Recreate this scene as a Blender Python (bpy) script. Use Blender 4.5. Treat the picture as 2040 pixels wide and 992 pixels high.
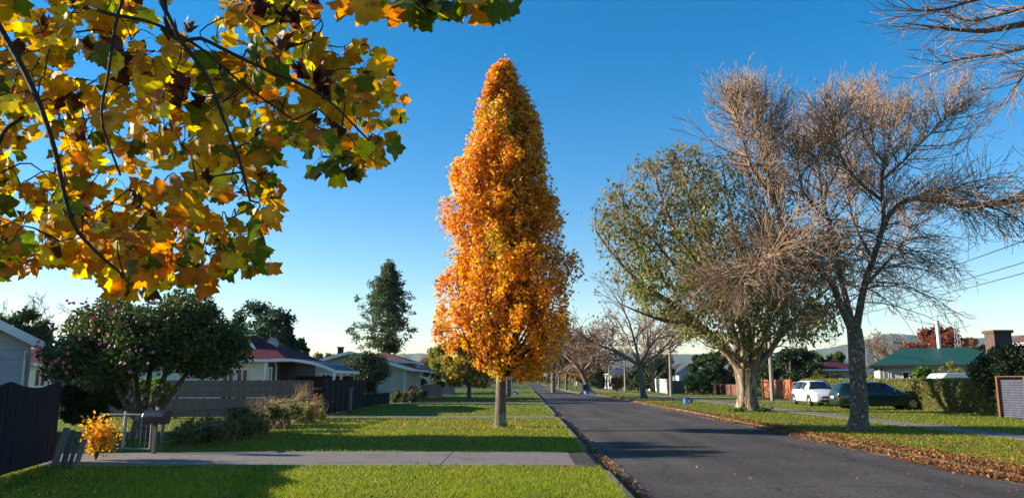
import bpy, math, random
import numpy as np
from mathutils import Vector, Matrix
for o in list(bpy.data.objects): bpy.data.objects.remove(o)
SC = bpy.context.scene
COL = SC.collection
# ------------------------------------------------------------------ camera
F = 1512.0; CX, CY = 1020.0, 496.0; HOR = 756.0; VPX = 1043.0; CAMH = 1.55
TILT = math.atan((HOR - CY) / F)
YAW = math.atan((VPX - CX) / F * math.cos(TILT))
cd = bpy.data.cameras.new('camera'); cam = bpy.data.objects.new('camera', cd); COL.objects.link(cam)
cam.location = (0, 0, CAMH)
cam.rotation_mode = 'XYZ'
cam.rotation_euler = (math.pi/2 + TILT, 0, YAW)
cd.sensor_fit = 'HORIZONTAL'; cd.sensor_width = 36; cd.lens = F / 2040 * 36
cd.clip_start = 0.05; cd.clip_end = 20000
SC.camera = cam
# ------------------------------------------------------------------ sky and sun
SUN_EL = math.radians(16.5)
SUN_AZ = math.radians(7.0)      # the sun stands to the left, slightly ahead of the camera
sdir = Vector((-math.cos(SUN_AZ)*math.cos(SUN_EL), math.sin(SUN_AZ)*math.cos(SUN_EL), math.sin(SUN_EL)))
w = bpy.data.worlds.new("World"); SC.world = w; w.use_nodes = True
nt = w.node_tree; nt.nodes.clear()
out = nt.nodes.new('ShaderNodeOutputWorld'); bg = nt.nodes.new('ShaderNodeBackground')
sky = nt.nodes.new('ShaderNodeTexSky'); sky.sky_type = 'NISHITA'; sky.sun_disc = False
sky.sun_elevation = SUN_EL
sky.sun_rotation = math.atan2(sdir.x, sdir.y)
sky.air_density = 1.0; sky.dust_density = 0.0; sky.ozone_density = 2.2
hs = nt.nodes.new('ShaderNodeHueSaturation'); hs.inputs['Saturation'].default_value = 1.5
gm = nt.nodes.new('ShaderNodeGamma'); gm.inputs[1].default_value = 1.0
nt.links.new(sky.outputs[0], gm.inputs[0]); nt.links.new(gm.outputs[0], hs.inputs['Color'])
mt = nt.nodes.new('ShaderNodeMix'); mt.data_type = 'RGBA'; mt.blend_type = 'MULTIPLY'; mt.inputs[0].default_value = 1; mt.inputs[7].default_value = (1.04, .92, .94, 1)
nt.links.new(hs.outputs[0], mt.inputs[6]); nt.links.new(mt.outputs[2], bg.inputs[0])
bg.inputs[1].default_value = 0.086
nt.links.new(bg.outputs[0], out.inputs[0])
sl = bpy.data.lights.new('sun', 'SUN'); so = bpy.data.objects.new('sun', sl); COL.objects.link(so)
sl.energy = 5.0; sl.angle = math.radians(0.5); sl.color = (1.0, 0.87, 0.70)
so.rotation_mode = 'QUATERNION'; so.rotation_quaternion = (-sdir).to_track_quat('-Z', 'Y')
SC.view_settings.view_transform = 'Standard'; SC.view_settings.look = 'None'
SC.view_settings.exposure = 1.42; SC.view_settings.gamma = 1.0
SC.render.engine = 'CYCLES'
SC.cycles.transparent_max_bounces = 8
SC.cycles.max_bounces = 6

# ------------------------------------------------------------------ helpers
_R = Matrix.Rotation(YAW, 3, 'Z') @ Matrix.Rotation(math.pi/2 + TILT, 3, 'X')
def ray(px, py): return _R @ Vector(((px - CX)/F, -(py - CY)/F, -1.0))
def at(px, py, Y):
    d = ray(px, py); return Vector((0, 0, CAMH)) + d * (Y / d.y)
def gnd(px, py, z=0.0):
    d = ray(px, py); return Vector((0, 0, CAMH)) + d * ((z - CAMH) / d.z)
def xat(px, Y, py=740): return at(px, py, Y).x
def zat(py, Y, px=VPX): return at(px, py, Y).z
def R(a): return math.radians(a)
def norm(a): return a / np.maximum(np.linalg.norm(a, axis=-1, keepdims=True), 1e-9)

def tag(o, label=None, cat=None, group=None, kind=None):
    if label: o['label'] = label
    if cat: o['category'] = cat
    if group: o['group'] = group
    if kind: o['kind'] = kind
    return o
def empty(name, loc, rz=0, label=None, cat=None, group=None):
    o = bpy.data.objects.new(name, None); COL.objects.link(o); o.location = loc; o.rotation_euler = (0, 0, rz)
    o.empty_display_size = 0.2
    return tag(o, label, cat, group)
def mesh_np(name, V, faces, mat, parent=None, colors=None, smooth=False, uv=None):
    """faces: list of int arrays (M,k); world or parent-local coordinates"""
    V = np.asarray(V, dtype=np.float32)
    me = bpy.data.meshes.new(name)
    tot = [];  starts = []; loops = []; c = 0
    for f in faces:
        f = np.asarray(f, dtype=np.int32)
        if f.size == 0: continue
        m, k = f.shape
        loops.append(f.ravel()); starts.append(c + np.arange(m)*k); tot.append(np.full(m, k)); c += m*k
    loops = np.concatenate(loops); starts = np.concatenate(starts); tot = np.concatenate(tot)
    me.vertices.add(len(V)); me.vertices.foreach_set('co', V.ravel())
    me.loops.add(len(loops)); me.loops.foreach_set('vertex_index', loops)
    me.polygons.add(len(starts)); me.polygons.foreach_set('loop_start', starts.astype(np.int32))
    try: me.polygons.foreach_set('loop_total', tot.astype(np.int32))
    except Exception: pass
    me.polygons.foreach_set('use_smooth', np.full(len(starts), smooth))
    if colors is not None:
        a = me.color_attributes.new('Col', 'FLOAT_COLOR', 'POINT')
        cc = np.ones((len(V), 4), dtype=np.float32); cc[:, :3] = colors
        a.data.foreach_set('color', cc.ravel())
    me.update(calc_edges=True); me.validate()
    if mat is not None: me.materials.append(mat)
    o = bpy.data.objects.new(name, me); COL.objects.link(o)
    if parent is not None: o.parent = parent
    return o

class MB:
    """collects boxes, prisms and tubes into ONE mesh"""
    def __init__(s): s.v = []; s.f = {}; s.n = 0; s.c = []
    def add(s, V, faces, col=None):
        V = np.asarray(V, dtype=np.float64).reshape(-1, 3)
        for f in faces: s.f.setdefault(len(f), []).append([i + s.n for i in f])
        s.v.append(V); s.n += len(V)
        s.c.append(np.tile(np.array(col if col is not None else (1, 1, 1), dtype=float), (len(V), 1)))
        return s
    def box(s, x0, x1, y0, y1, z0, z1, rz=0, piv=None, col=None):
        V = np.array([[x0,y0,z0],[x1,y0,z0],[x1,y1,z0],[x0,y1,z0],[x0,y0,z1],[x1,y0,z1],[x1,y1,z1],[x0,y1,z1]], float)
        if rz:
            p = np.array(piv if piv is not None else ((x0+x1)/2, (y0+y1)/2)); c_, s_ = math.cos(rz), math.sin(rz)
            d = V[:, :2] - p; V[:, 0] = p[0] + d[:,0]*c_ - d[:,1]*s_; V[:, 1] = p[1] + d[:,0]*s_ + d[:,1]*c_
        return s.add(V, [(0,3,2,1),(4,5,6,7),(0,1,5,4),(1,2,6,5),(2,3,7,6),(3,0,4,7)], col)
    def beam(s, a, b, w_, h_, col=None, up=(0, 0, 1)):
        a = np.array(a, float); b = np.array(b, float); d = norm(b - a); u = np.array(up, float)
        if abs(d @ u) > .95: u = np.array((0, 1.0, 0))
        sd = norm(np.cross(d, u)); u = np.cross(sd, d); V = []
        for p in (a, b):
            for i, j in ((-1,-1),(1,-1),(1,1),(-1,1)): V.append(p + sd*w_/2*i + u*h_/2*j)
        return s.add(V, [(0,1,2,3)[::-1],(4,5,6,7),(0,4,5,1)[::-1],(1,5,6,2)[::-1],(2,6,7,3)[::-1],(3,7,4,0)[::-1]], col)
    def tube(s, pts, rad, k=8, cap=True, col=None):
        P = np.asarray([tuple(p) for p in pts], float); n = len(P)
        r = np.full(n, rad) if np.isscalar(rad) else np.asarray(rad, float)
        T = np.gradient(P, axis=0); T = norm(T)
        ref = np.array((0.0, 0, 1)) if abs(norm(P[-1]-P[0])[2]) < .85 else np.array((0.0, 1, 0))
        A = norm(np.cross(T, ref)); B = np.cross(T, A)
        th = np.arange(k)*2*math.pi/k
        V = P[:, None] + r[:, None, None]*(A[:, None]*np.cos(th)[None, :, None] + B[:, None]*np.sin(th)[None, :, None])
        V = V.reshape(-1, 3); fs = []
        for i in range(n-1):
            for j in range(k):
                a = i*k + j; b = i*k + (j+1) % k; fs.append((a, b, b+k, a+k))
        if cap:
            fs.append(tuple(range(k))[::-1]); fs.append(tuple((n-1)*k + j for j in range(k)))
        return s.add(V, fs, col)
    def prism(s, poly, axis, a0, a1, col=None):
        """poly: 2D points; axis: 'x' -> poly in (y,z); 'y' -> poly in (x,z); 'z' -> (x,y)"""
        n = len(poly); V = []
        for a in (a0, a1):
            for p, q in poly:
                V.append({'x': (a, p, q), 'y': (p, a, q), 'z': (p, q, a)}[axis])
        fs = [tuple(range(n)), tuple(range(n, 2*n))[::-1]]
        for i in range(n): j = (i+1) % n; fs.append((i, i+n, j+n, j))
        return s.add(V, fs, col)
    def build(s, name, mat, parent=None, smooth=False, bevel=0, cols=False):
        V = np.concatenate(s.v) if s.v else np.zeros((0, 3))
        o = mesh_np(name, V, [np.array(x) for x in s.f.values()], mat, parent, np.concatenate(s.c) if cols else None, smooth)
        if bevel:
            m = o.modifiers.new('bevel', 'BEVEL'); m.width = bevel; m.segments = 2; m.limit_method = 'ANGLE'
        if smooth:
            for p in o.data.polygons: p.use_smooth = True
            try: o.data.set_sharp_from_angle(angle=R(45))
            except Exception: pass
        return o

# ------------------------------------------------------------------ materials
def newmat(name):
    m = bpy.data.materials.new(name); m.use_nodes = True; n = m.node_tree; n.nodes.clear()
    o = n.nodes.new('ShaderNodeOutputMaterial'); b = n.nodes.new('ShaderNodeBsdfPrincipled')
    n.links.new(b.outputs[0], o.inputs[0]); return m, n, b, o
def surf(name, c1, c2=None, scale=3.0, rough=.7, bump=0.0, bscale=40, metal=0, stretch=(1,1,1), spec=.4, c3=None, s3=.6, t3=(.55,.7), coat=0):
    m, n, b, o = newmat(name); b.inputs['Roughness'].default_value = rough; b.inputs['Metallic'].default_value = metal
    b.inputs['Specular IOR Level'].default_value = spec
    if coat: b.inputs['Coat Weight'].default_value = coat; b.inputs['Coat Roughness'].default_value = .05
    if c2 is None: c2 = tuple(x*.75 for x in c1)
    tc = n.nodes.new('ShaderNodeTexCoord'); mp = n.nodes.new('ShaderNodeMapping'); mp.inputs['Scale'].default_value = stretch
    n.links.new(tc.outputs['Object'], mp.inputs[0])
    nz = n.nodes.new('ShaderNodeTexNoise'); nz.inputs['Scale'].default_value = scale; nz.inputs['Detail'].default_value = 8; nz.inputs['Roughness'].default_value = .65
    n.links.new(mp.outputs[0], nz.inputs['Vector'])
    rp = n.nodes.new('ShaderNodeValToRGB'); rp.color_ramp.elements[0].position = .35; rp.color_ramp.elements[1].position = .65
    rp.color_ramp.elements[0].color = (*c1, 1); rp.color_ramp.elements[1].color = (*c2, 1)
    n.links.new(nz.outputs[0], rp.inputs[0]); colr = rp.outputs[0]
    if c3 is not None:
        n2 = n.nodes.new('ShaderNodeTexNoise'); n2.inputs['Scale'].default_value = s3; n2.inputs['Detail'].default_value = 5
        n.links.new(mp.outputs[0], n2.inputs['Vector'])
        r2 = n.nodes.new('ShaderNodeMapRange'); r2.inputs[1].default_value = t3[0]; r2.inputs[2].default_value = t3[1]
        n.links.new(n2.outputs[0], r2.inputs[0])
        mx = n.nodes.new('ShaderNodeMix'); mx.data_type = 'RGBA'; n.links.new(r2.outputs[0], mx.inputs[0])
        n.links.new(colr, mx.inputs[6]); mx.inputs[7].default_value = (*c3, 1); colr = mx.outputs[2]
    n.links.new(colr, b.inputs['Base Color'])
    if bump:
        n3 = n.nodes.new('ShaderNodeTexNoise'); n3.inputs['Scale'].default_value = bscale; n3.inputs['Detail'].default_value = 6
        n.links.new(mp.outputs[0], n3.inputs['Vector'])
        bp = n.nodes.new('ShaderNodeBump'); bp.inputs['Strength'].default_value = min(1, bump); bp.inputs['Distance'].default_value = .02*max(1, bump)
        n.links.new(n3.outputs[0], bp.inputs['Height']); n.links.new(bp.outputs[0], b.inputs['Normal'])
    return m
def leafmat(name, trans=.45, rough=.5, spot=None, spec=.3):
    m, n, b, o = newmat(name)
    at_ = n.nodes.new('ShaderNodeAttribute'); at_.attribute_name = 'Col'
    colr = at_.outputs[0]
    tc = n.nodes.new('ShaderNodeTexCoord')
    if spot is not None:
        nz = n.nodes.new('ShaderNodeTexNoise'); nz.inputs['Scale'].default_value = spot[1]; nz.inputs['Detail'].default_value = 6; nz.inputs['Roughness'].default_value = .7
        n.links.new(tc.outputs['Object'], nz.inputs['Vector'])
        r2 = n.nodes.new('ShaderNodeMapRange'); r2.inputs[1].default_value = spot[2]; r2.inputs[2].default_value = spot[3]
        n.links.new(nz.outputs[0], r2.inputs[0])
        mx = n.nodes.new('ShaderNodeMix'); mx.data_type = 'RGBA'; n.links.new(r2.outputs[0], mx.inputs[0])
        n.links.new(colr, mx.inputs[6]); mx.inputs[7].default_value = (*spot[0], 1); colr = mx.outputs[2]
    n.links.new(colr, b.inputs['Base Color']); b.inputs['Roughness'].default_value = rough; b.inputs['Specular IOR Level'].default_value = spec
    tr = n.nodes.new('ShaderNodeBsdfTranslucent')
    sat = n.nodes.new('ShaderNodeHueSaturation'); sat.inputs['Saturation'].default_value = 1.15; sat.inputs['Value'].default_value = 1.5
    n.links.new(colr, sat.inputs['Color']); n.links.new(sat.outputs[0], tr.inputs[0])
    ms = n.nodes.new('ShaderNodeMixShader'); ms.inputs[0].default_value = trans
    n.links.new(b.outputs[0], ms.inputs[1]); n.links.new(tr.outputs[0], ms.inputs[2]); n.links.new(ms.outputs[0], o.inputs[0])
    return m
def corrug(name, c1, c2, axis='X', period=.076, rough=.45, spec=.5, strength=.8, noise_scale=2):
    m = surf(name, c1, c2, noise_scale, rough, spec=spec)
    n = m.node_tree; b = [x for x in n.nodes if x.type == 'BSDF_PRINCIPLED'][0]
    tc = n.nodes.new('ShaderNodeTexCoord'); wv = n.nodes.new('ShaderNodeTexWave'); wv.bands_direction = axis; wv.wave_profile = 'SIN'
    wv.inputs['Scale'].default_value = 2*math.pi/20/period; wv.inputs['Distortion'].default_value = 0
    n.links.new(tc.outputs['Object'], wv.inputs[0])
    bp = n.nodes.new('ShaderNodeBump'); bp.inputs['Strength'].default_value = strength; bp.inputs['Distance'].default_value = .02
    n.links.new(wv.outputs[1], bp.inputs['Height']); n.links.new(bp.outputs[0], b.inputs['Normal'])
    return m
M = {}
M['bark_grey'] = surf('bark_grey', (.15,.11,.08), (.06,.045,.035), 14, .9, 1.8, 30, stretch=(1,1,.55), c3=(.30,.29,.24), s3=13, t3=(.55,.62))
M['bark_tulip'] = surf('bark_tulip', (.15,.12,.08), (.07,.052,.035), 10, .9, 1.4, 35, stretch=(1,1,.3), c3=(.26,.27,.17), s3=4, t3=(.52,.65))
M['bark_warm'] = surf('bark_warm', (.26,.19,.125), (.075,.052,.038), 6, .95, 3.0, 12, stretch=(1,1,.30), c3=(.34,.30,.22), s3=5, t3=(.54,.62), spec=.1)
M['bark_dark'] = surf('bark_dark', (.045,.032,.025), (.022,.017,.014), 12, .85, .8, 60)
M['twig'] = surf('twig', (.38,.25,.155), (.19,.125,.08), 3, .8)
M['twig_brown'] = surf('twig_brown', (.25,.165,.11), (.14,.095,.065), 2, .8)
M['twig_pink'] = surf('twig_pink', (.24,.15,.11), (.14,.095,.075), 2, .8)
M['leaf'] = leafmat('leaf', .4, .5)
M['leaf_near'] = leafmat('leaf_near', .55, .45, ((.16,.065,.02), 15, .55, .68))
M['leaf_gold'] = leafmat('leaf_gold', .45, .5)
M['leaf_gloss'] = leafmat('leaf_gloss', .18, .5, spec=.3)
M['leaf_dull'] = leafmat('leaf_dull', .2, .7)
M['grass_blade'] = leafmat('grass_blade', .45, .55)
M['asphalt'] = surf('asphalt', (.082,.074,.072), (.050,.046,.046), 60, .9, .8, 260, c3=(.098,.09,.086), s3=.35, t3=(.45,.75), spec=.15)
_m = M['asphalt'].node_tree; _b = [x for x in _m.nodes if x.type == 'BSDF_PRINCIPLED'][0]; _src = _b.inputs['Base Color'].links[0].from_socket
_tc = _m.nodes.new('ShaderNodeTexCoord'); _vo = _m.nodes.new('ShaderNodeTexVoronoi'); _vo.inputs['Scale'].default_value = 34; _m.links.new(_tc.outputs['Object'], _vo.inputs['Vector'])
_mr = _m.nodes.new('ShaderNodeMapRange'); _mr.inputs[3].default_value = .62; _mr.inputs[4].default_value = 1.45; _m.links.new(_vo.outputs['Color'], _mr.inputs[0])
_mp = _m.nodes.new('ShaderNodeMapping'); _mp.inputs['Scale'].default_value = (1.1, .07, 1); _m.links.new(_tc.outputs['Object'], _mp.inputs[0])
_n2 = _m.nodes.new('ShaderNodeTexNoise'); _n2.inputs['Scale'].default_value = 1.0; _n2.inputs['Detail'].default_value = 6; _m.links.new(_mp.outputs[0], _n2.inputs['Vector'])
_r2 = _m.nodes.new('ShaderNodeMapRange'); _r2.inputs[1].default_value = .3; _r2.inputs[2].default_value = .7; _r2.inputs[3].default_value = .70; _r2.inputs[4].default_value = 1.25; _m.links.new(_n2.outputs[0], _r2.inputs[0])
_mu = _m.nodes.new('ShaderNodeMath'); _mu.operation = 'MULTIPLY'; _m.links.new(_mr.outputs[0], _mu.inputs[0]); _m.links.new(_r2.outputs[0], _mu.inputs[1])
_wn = _m.nodes.new('ShaderNodeTexNoise'); _wn.inputs['Scale'].default_value = 1.6; _wn.inputs['Detail'].default_value = 5; _m.links.new(_tc.outputs['Object'], _wn.inputs['Vector'])
_wa = _m.nodes.new('ShaderNodeVectorMath'); _wa.operation = 'MULTIPLY_ADD'; _wa.inputs[1].default_value = (.9, .9, 0); _m.links.new(_wn.outputs['Color'], _wa.inputs[0]); _m.links.new(_tc.outputs['Object'], _wa.inputs[2])
_cv = _m.nodes.new('ShaderNodeTexVoronoi'); _cv.feature = 'DISTANCE_TO_EDGE'; _cv.inputs['Scale'].default_value = .28; _m.links.new(_wa.outputs[0], _cv.inputs['Vector'])
_cr = _m.nodes.new('ShaderNodeMapRange'); _cr.inputs[1].default_value = .0; _cr.inputs[2].default_value = .006; _cr.inputs[3].default_value = .45; _cr.inputs[4].default_value = 1; _m.links.new(_cv.outputs['Distance'], _cr.inputs[0])
_mc = _m.nodes.new('ShaderNodeMath'); _mc.operation = 'MULTIPLY'; _m.links.new(_mu.outputs[0], _mc.inputs[0]); _m.links.new(_cr.outputs[0], _mc.inputs[1]); _mu = _mc
_vm = _m.nodes.new('ShaderNodeVectorMath'); _vm.operation = 'SCALE'; _m.links.new(_src, _vm.inputs[0]); _m.links.new(_mu.outputs[0], _vm.inputs['Scale']); _m.links.new(_vm.outputs[0], _b.inputs['Base Color'])
M['concrete'] = surf('concrete', (.21,.185,.165), (.15,.13,.115), 6, .9, .4, 120, c3=(.12,.11,.09), s3=1.2, t3=(.5,.75))
M['kerbstone'] = surf('kerbstone', (.24,.20,.16), (.12,.10,.08), 9, .9, .5, 90, c3=(.07,.06,.045), s3=1.1, t3=(.42,.6))
M['old_wood'] = surf('old_wood', (.20,.17,.14), (.085,.072,.06), 6, .9, .5, 60, stretch=(6,6,.5))
M['black_stain'] = surf('black_stain', (.028,.028,.036), (.014,.014,.018), 6, .85, .3, 50, stretch=(5,5,.5), spec=.12)
M['red_wood'] = surf('red_wood', (.42,.14,.055), (.26,.08,.035), 5, .8, .4, 50, stretch=(5,5,.5))
M['brown_wood'] = surf('brown_wood', (.18,.065,.045), (.10,.04,.03), 5, .85, .4, 50, stretch=(5,5,.5))
M['pole_wood'] = surf('pole_wood', (.30,.26,.22), (.17,.145,.12), 5, .9, .5, 40, stretch=(4,4,.3))
M['white_wall'] = surf('white_wall', (.62,.60,.56), (.54,.52,.49), 2, .7)
M['grey_board'] = surf('grey_board', (.42,.43,.47), (.36,.37,.41), 2, .65)
M['cream_wall'] = surf('cream_wall', (.80,.73,.60), (.72,.66,.54), 2, .75)
M['sage_wall'] = surf('sage_wall', (.38,.41,.34), (.33,.36,.30), 2, .75)
M['tan_wall'] = surf('tan_wall', (.42,.35,.28), (.36,.30,.24), 2, .8)
M['dark_wood_wall'] = surf('dark_wood_wall', (.10,.06,.045), (.06,.04,.03), 3, .8)
M['white_paint'] = surf('white_paint', (.78,.77,.74), (.70,.69,.66), 3, .5)
M['maroon_roof'] = corrug('maroon_roof', (.12,.034,.042), (.085,.028,.035), 'X', .20, .9, .05)
M['maroon_roof_y'] = corrug('maroon_roof_y', (.12,.034,.042), (.085,.028,.035), 'Y', .20, .9, .05)
M['green_roof'] = corrug('green_roof', (.014,.080,.050), (.010,.055,.038), 'Y', .25, .55, .3)
M['brown_roof'] = surf('brown_roof', (.13,.06,.045), (.08,.045,.035), 3, .8)
M['slate_roof'] = surf('slate_roof', (.06,.075,.11), (.045,.055,.08), 3, .55)
M['dark_roof'] = surf('dark_roof', (.055,.05,.05), (.04,.038,.038), 3, .8)
M['blue_tint'] = surf('blue_tint', (.025,.045,.10), (.02,.035,.08), 3, .55, spec=.2)
M['steel'] = surf('steel', (.48,.49,.50), (.36,.37,.38), 6, .45, metal=.7)
M['galv'] = surf('galv', (.40,.41,.42), (.28,.29,.30), 6, .5, metal=.4)
M['black_plastic'] = surf('black_plastic', (.02,.02,.024), (.014,.014,.017), 5, .4)
M['blue_plastic'] = surf('blue_plastic', (.03,.16,.55), (.02,.12,.42), 5, .4)
M['navy_plastic'] = surf('navy_plastic', (.018,.022,.036), (.014,.018,.03), 5, .35)
M['terracotta'] = surf('terracotta', (.45,.17,.08), (.33,.12,.06), 5, .8)
M['brick'] = surf('brick', (.10,.065,.055), (.065,.048,.042), 8, .9, .4, 40)
def glassmat(name, c=(.02,.025,.03), rough=.06):
    m, n, b, o = newmat(name); b.inputs['Base Color'].default_value = (*c, 1); b.inputs['Roughness'].default_value = rough
    b.inputs['Specular IOR Level'].default_value = .45
    return m
M['glass'] = glassmat('glass', (.012,.014,.018), .12); M['car_glass'] = glassmat('car_glass', (.012,.016,.02), .03)
def paint(name, c, metal=0.0):
    m = surf(name, c, tuple(x*.94 for x in c), 2, .3, metal=metal, coat=1.0); return m
M['white_car'] = paint('white_car', (.78,.78,.77)); M['green_car'] = paint('green_car', (.004,.026,.022), .1)
M['silver_car'] = paint('silver_car', (.35,.37,.40), .5)
M['tyre'] = surf('tyre', (.018,.018,.018), (.012,.012,.012), 8, .85)
M['rim'] = surf('rim', (.45,.45,.46), (.38,.38,.39), 8, .3, metal=.8)
M['red_lens'] = surf('red_lens', (.42,.015,.015), (.3,.01,.01), 4, .15)
M['clear_lens'] = surf('clear_lens', (.45,.46,.48), (.3,.3,.32), 20, .1, spec=.8)
M['trim'] = surf('trim', (.02,.02,.02), (.015,.015,.015), 8, .6)
M['plate'] = surf('plate', (.72,.72,.70), (.68,.68,.66), 8, .5)
M['rust_metal'] = surf('rust_metal', (.22,.12,.08), (.12,.07,.05), 6, .8)

# ------------------------------------------------------------------ foliage helpers
def pal(*cs): return [(np.array(c[:3]), c[3]) for c in cs]
def pick(rng, palette, n, jit=.22):
    C = np.array([c for c, w_ in palette]); W = np.array([w_ for c, w_ in palette]); W = W/W.sum()
    k = rng.choice(len(C), n, p=W); v = 1 + jit*(rng.random((n, 1))*2-1)
    return np.clip(C[k]*v*(1 + .12*(rng.random((n, 3))*2-1)), 0.002, .95)
def rnd_dir(rng, n):
    v = rng.normal(size=(n, 3)); return norm(v)
QUAD = (np.array([(0,0,0),(.36,.45,.10),(0,1,0),(-.36,.45,.10)], float), [np.array([(0,1,2),(0,2,3)])])
# a leaf cut to lobes, its two halves folded along the midrib
_h = [(.17,-.05),(.33,.03),(.56,.10),(.47,.30),(.37,.42),(.43,.55),(.50,.80),(.30,.76),(.17,.84)]
_v = [(0,0,0),(0,.35,0),(0,.72,0)] + [(x, y, 0) for x, y in _h] + [(-x, y, 0) for x, y in _h]
_r = list(range(3, 12)); _l = list(range(12, 21))
def _fan(h, flip):
    fs = [(0,h[0],h[1]),(0,h[1],1),(1,h[1],h[3]),(h[1],h[2],h[3]),(1,h[3],h[4]),(1,h[4],h[5]),(1,h[5],2),(2,h[5],h[7]),(h[5],h[6],h[7]),(2,h[7],h[8])]
    return [f[::-1] if flip else f for f in fs]
TULIP = (np.array(_v, float), [np.array(_fan(_r, False) + _fan(_l, True))])
OVAL = (np.array([(0,0,0),(.2,.2,.05),(.26,.5,.08),(.16,.8,.05),(0,1,0),(-.16,.8,.05),(-.26,.5,.08),(-.2,.2,.05)], float),
        [np.array([(0,1,7),(1,2,7),(2,6,7),(2,3,6),(3,5,6),(3,4,5)])])
def leaves(P, N, T, S, tmpl, curl=None):
    """P base points, N normals, T tip directions, S sizes -> verts, faces"""
    V0, fs = tmpl; n = len(P); k = len(V0)
    T = norm(T); N = norm(N - (N*T).sum(1, keepdims=True)*T); X = np.cross(T, N)
    L = np.repeat(V0[None], n, 0)
    if curl is not None:
        L = L.copy(); L[:, :, 2] += curl[:, 0:1]*L[:, :, 0]**2 + curl[:, 1:2]*(L[:, :, 1])**2 + curl[:, 2:3]*np.abs(L[:, :, 0])
        L[:, :, 0] *= curl[:, 3:4]
    V = P[:, None] + S[:, None, None]*(X[:, None]*L[:, :, 0:1] + T[:, None]*L[:, :, 1:2] + N[:, None]*L[:, :, 2:3])
    F_ = [(f[None] + (np.arange(n)*k)[:, None, None]).reshape(-1, f.shape[1]) for f in fs]
    return V.reshape(-1, 3), F_, k
def leaf_obj(name, rng, P, size, palette, mat, parent, tmpl=QUAD, normal=None, down=.3, jit=.22, sjit=.35, colf=None):
    n = len(P); N = rnd_dir(rng, n) if normal is None else norm(normal + .7*rnd_dir(rng, n))
    T = norm(rnd_dir(rng, n) + np.array((0, 0, -down)))
    S = size*(1 + sjit*(rng.random(n)*2-1))
    V, F_, k = leaves(P, N, T, S, tmpl)
    c = pick(rng, palette, n, jit)
    if colf is not None: c = colf(P, c)
    return mesh_np(name, V, F_, mat, parent, np.repeat(c, k, 0))
def cloud(rng, centers, radii, n, shell=2.2):
    centers = np.asarray(centers, float); radii = np.asarray(radii, float)
    if radii.ndim == 1: radii = np.repeat(radii[:, None], 3, 1)
    W = np.prod(radii, axis=1)**(2/3); W /= W.sum()
    k = rng.choice(len(centers), n, p=W); d = rnd_dir(rng, n); r = rng.random((n, 1))**(1/shell)
    return centers[k] + d*r*radii[k], d
def make_twigs(name, polys, mat, parent, k=4):
    """many tapered tubes in one mesh; polys: list of (pts(n,3), radii(n), sides)"""
    Vs = []; Fs = []; c = 0
    for P, r, kk in polys:
        P = np.asarray(P, float); n = len(P)
        if n < 2: continue
        T = np.empty_like(P); T[1:-1] = P[2:] - P[:-2]; T[0] = P[1]-P[0]; T[-1] = P[-1]-P[-2]; T = norm(T)
        ref = np.array((.13, .97, .2)) if abs(T[0, 1]) < .8 else np.array((1., 0, .1))
        A = norm(np.cross(T, ref)); B = np.cross(T, A); th = np.arange(kk)*2*math.pi/kk
        V = P[:, None] + np.asarray(r)[:, None, None]*(A[:, None]*np.cos(th)[None, :, None] + B[:, None]*np.sin(th)[None, :, None])
        Vs.append(V.reshape(-1, 3))
        i, j = np.meshgrid(np.arange(n-1), np.arange(kk), indexing='ij')
        a = i*kk + j; b = i*kk + (j+1) % kk
        Fs.append((np.stack([a, b, b+kk, a+kk], -1).reshape(-1, 4) + c)); c += n*kk
    return mesh_np(name, np.concatenate(Vs), [np.concatenate(Fs)], mat, parent, smooth=True)
def spline(pts, n=16):
    P = np.asarray([tuple(p) for p in pts], float)
    if len(P) < 3:
        t = np.linspace(0, 1, n)[:, None]; return P[0]*(1-t) + P[-1]*t
    Q = np.vstack([2*P[0]-P[1], P, 2*P[-1]-P[-2]]); out_ = []
    m = len(P)-1
    for s_ in np.linspace(0, m-1e-6, n):
        i = int(s_); t = s_-i; p0, p1, p2, p3 = Q[i:i+4]
        out_.append(.5*((2*p1)+(-p0+p2)*t+(2*p0-5*p1+4*p2-p3)*t*t+(-p0+3*p1-3*p2+p3)*t**3))
    return np.array(out_)
def grow(rng, out_, tips, p, d, L, r, lvl, cfg):
    n = 5 if lvl > 0 else 4
    pts = [np.array(p, float)]; d = norm(np.array(d, float)); dirs = [d]
    for i in range(n):
        tr = cfg['trop'] if not callable(cfg['trop']) else cfg['trop'](pts[-1], lvl)
        d = norm(d + cfg['wander']*rng.normal(size=3) + np.array(tr)*1.0/n)
        q = pts[-1] + d*L/n
        if 'env' in cfg and not cfg['env'](q) and i > 0: break
        pts.append(q); dirs.append(d)
    m = len(pts); rr = np.linspace(r, max(r*.35, cfg['rmin']), m)
    out_.append((np.array(pts), rr, 5 if r > .04 else (4 if r > .018 else 3)))
    if lvl == 0:
        tips.append((pts[-1], dirs[-1])); tips.append((pts[m//2], dirs[m//2])); return
    nc = cfg['n'][lvl]
    for c in range(nc):
        t = cfg.get('t0', .2) + (1-cfg.get('t0', .2))*(c + rng.random())/nc
        fi = t*(m-1); i = min(int(fi), m-2); q = pts[i] + (pts[i+1]-pts[i])*(fi-i); dd = dirs[i]
        side = norm(np.cross(dd, rng.normal(size=3))); a = R(cfg['ang'][lvl])*(.7+.6*rng.random())
        nd = dd*math.cos(a) + side*math.sin(a)
        grow(rng, out_, tips, q, nd, L*cfg['ratio'][lvl]*(1.15-.55*t)*(.75+.5*rng.random()), max(rr[i]*.55, cfg['rmin']), lvl-1, cfg)
def blob_outline(rng): pass
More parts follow.
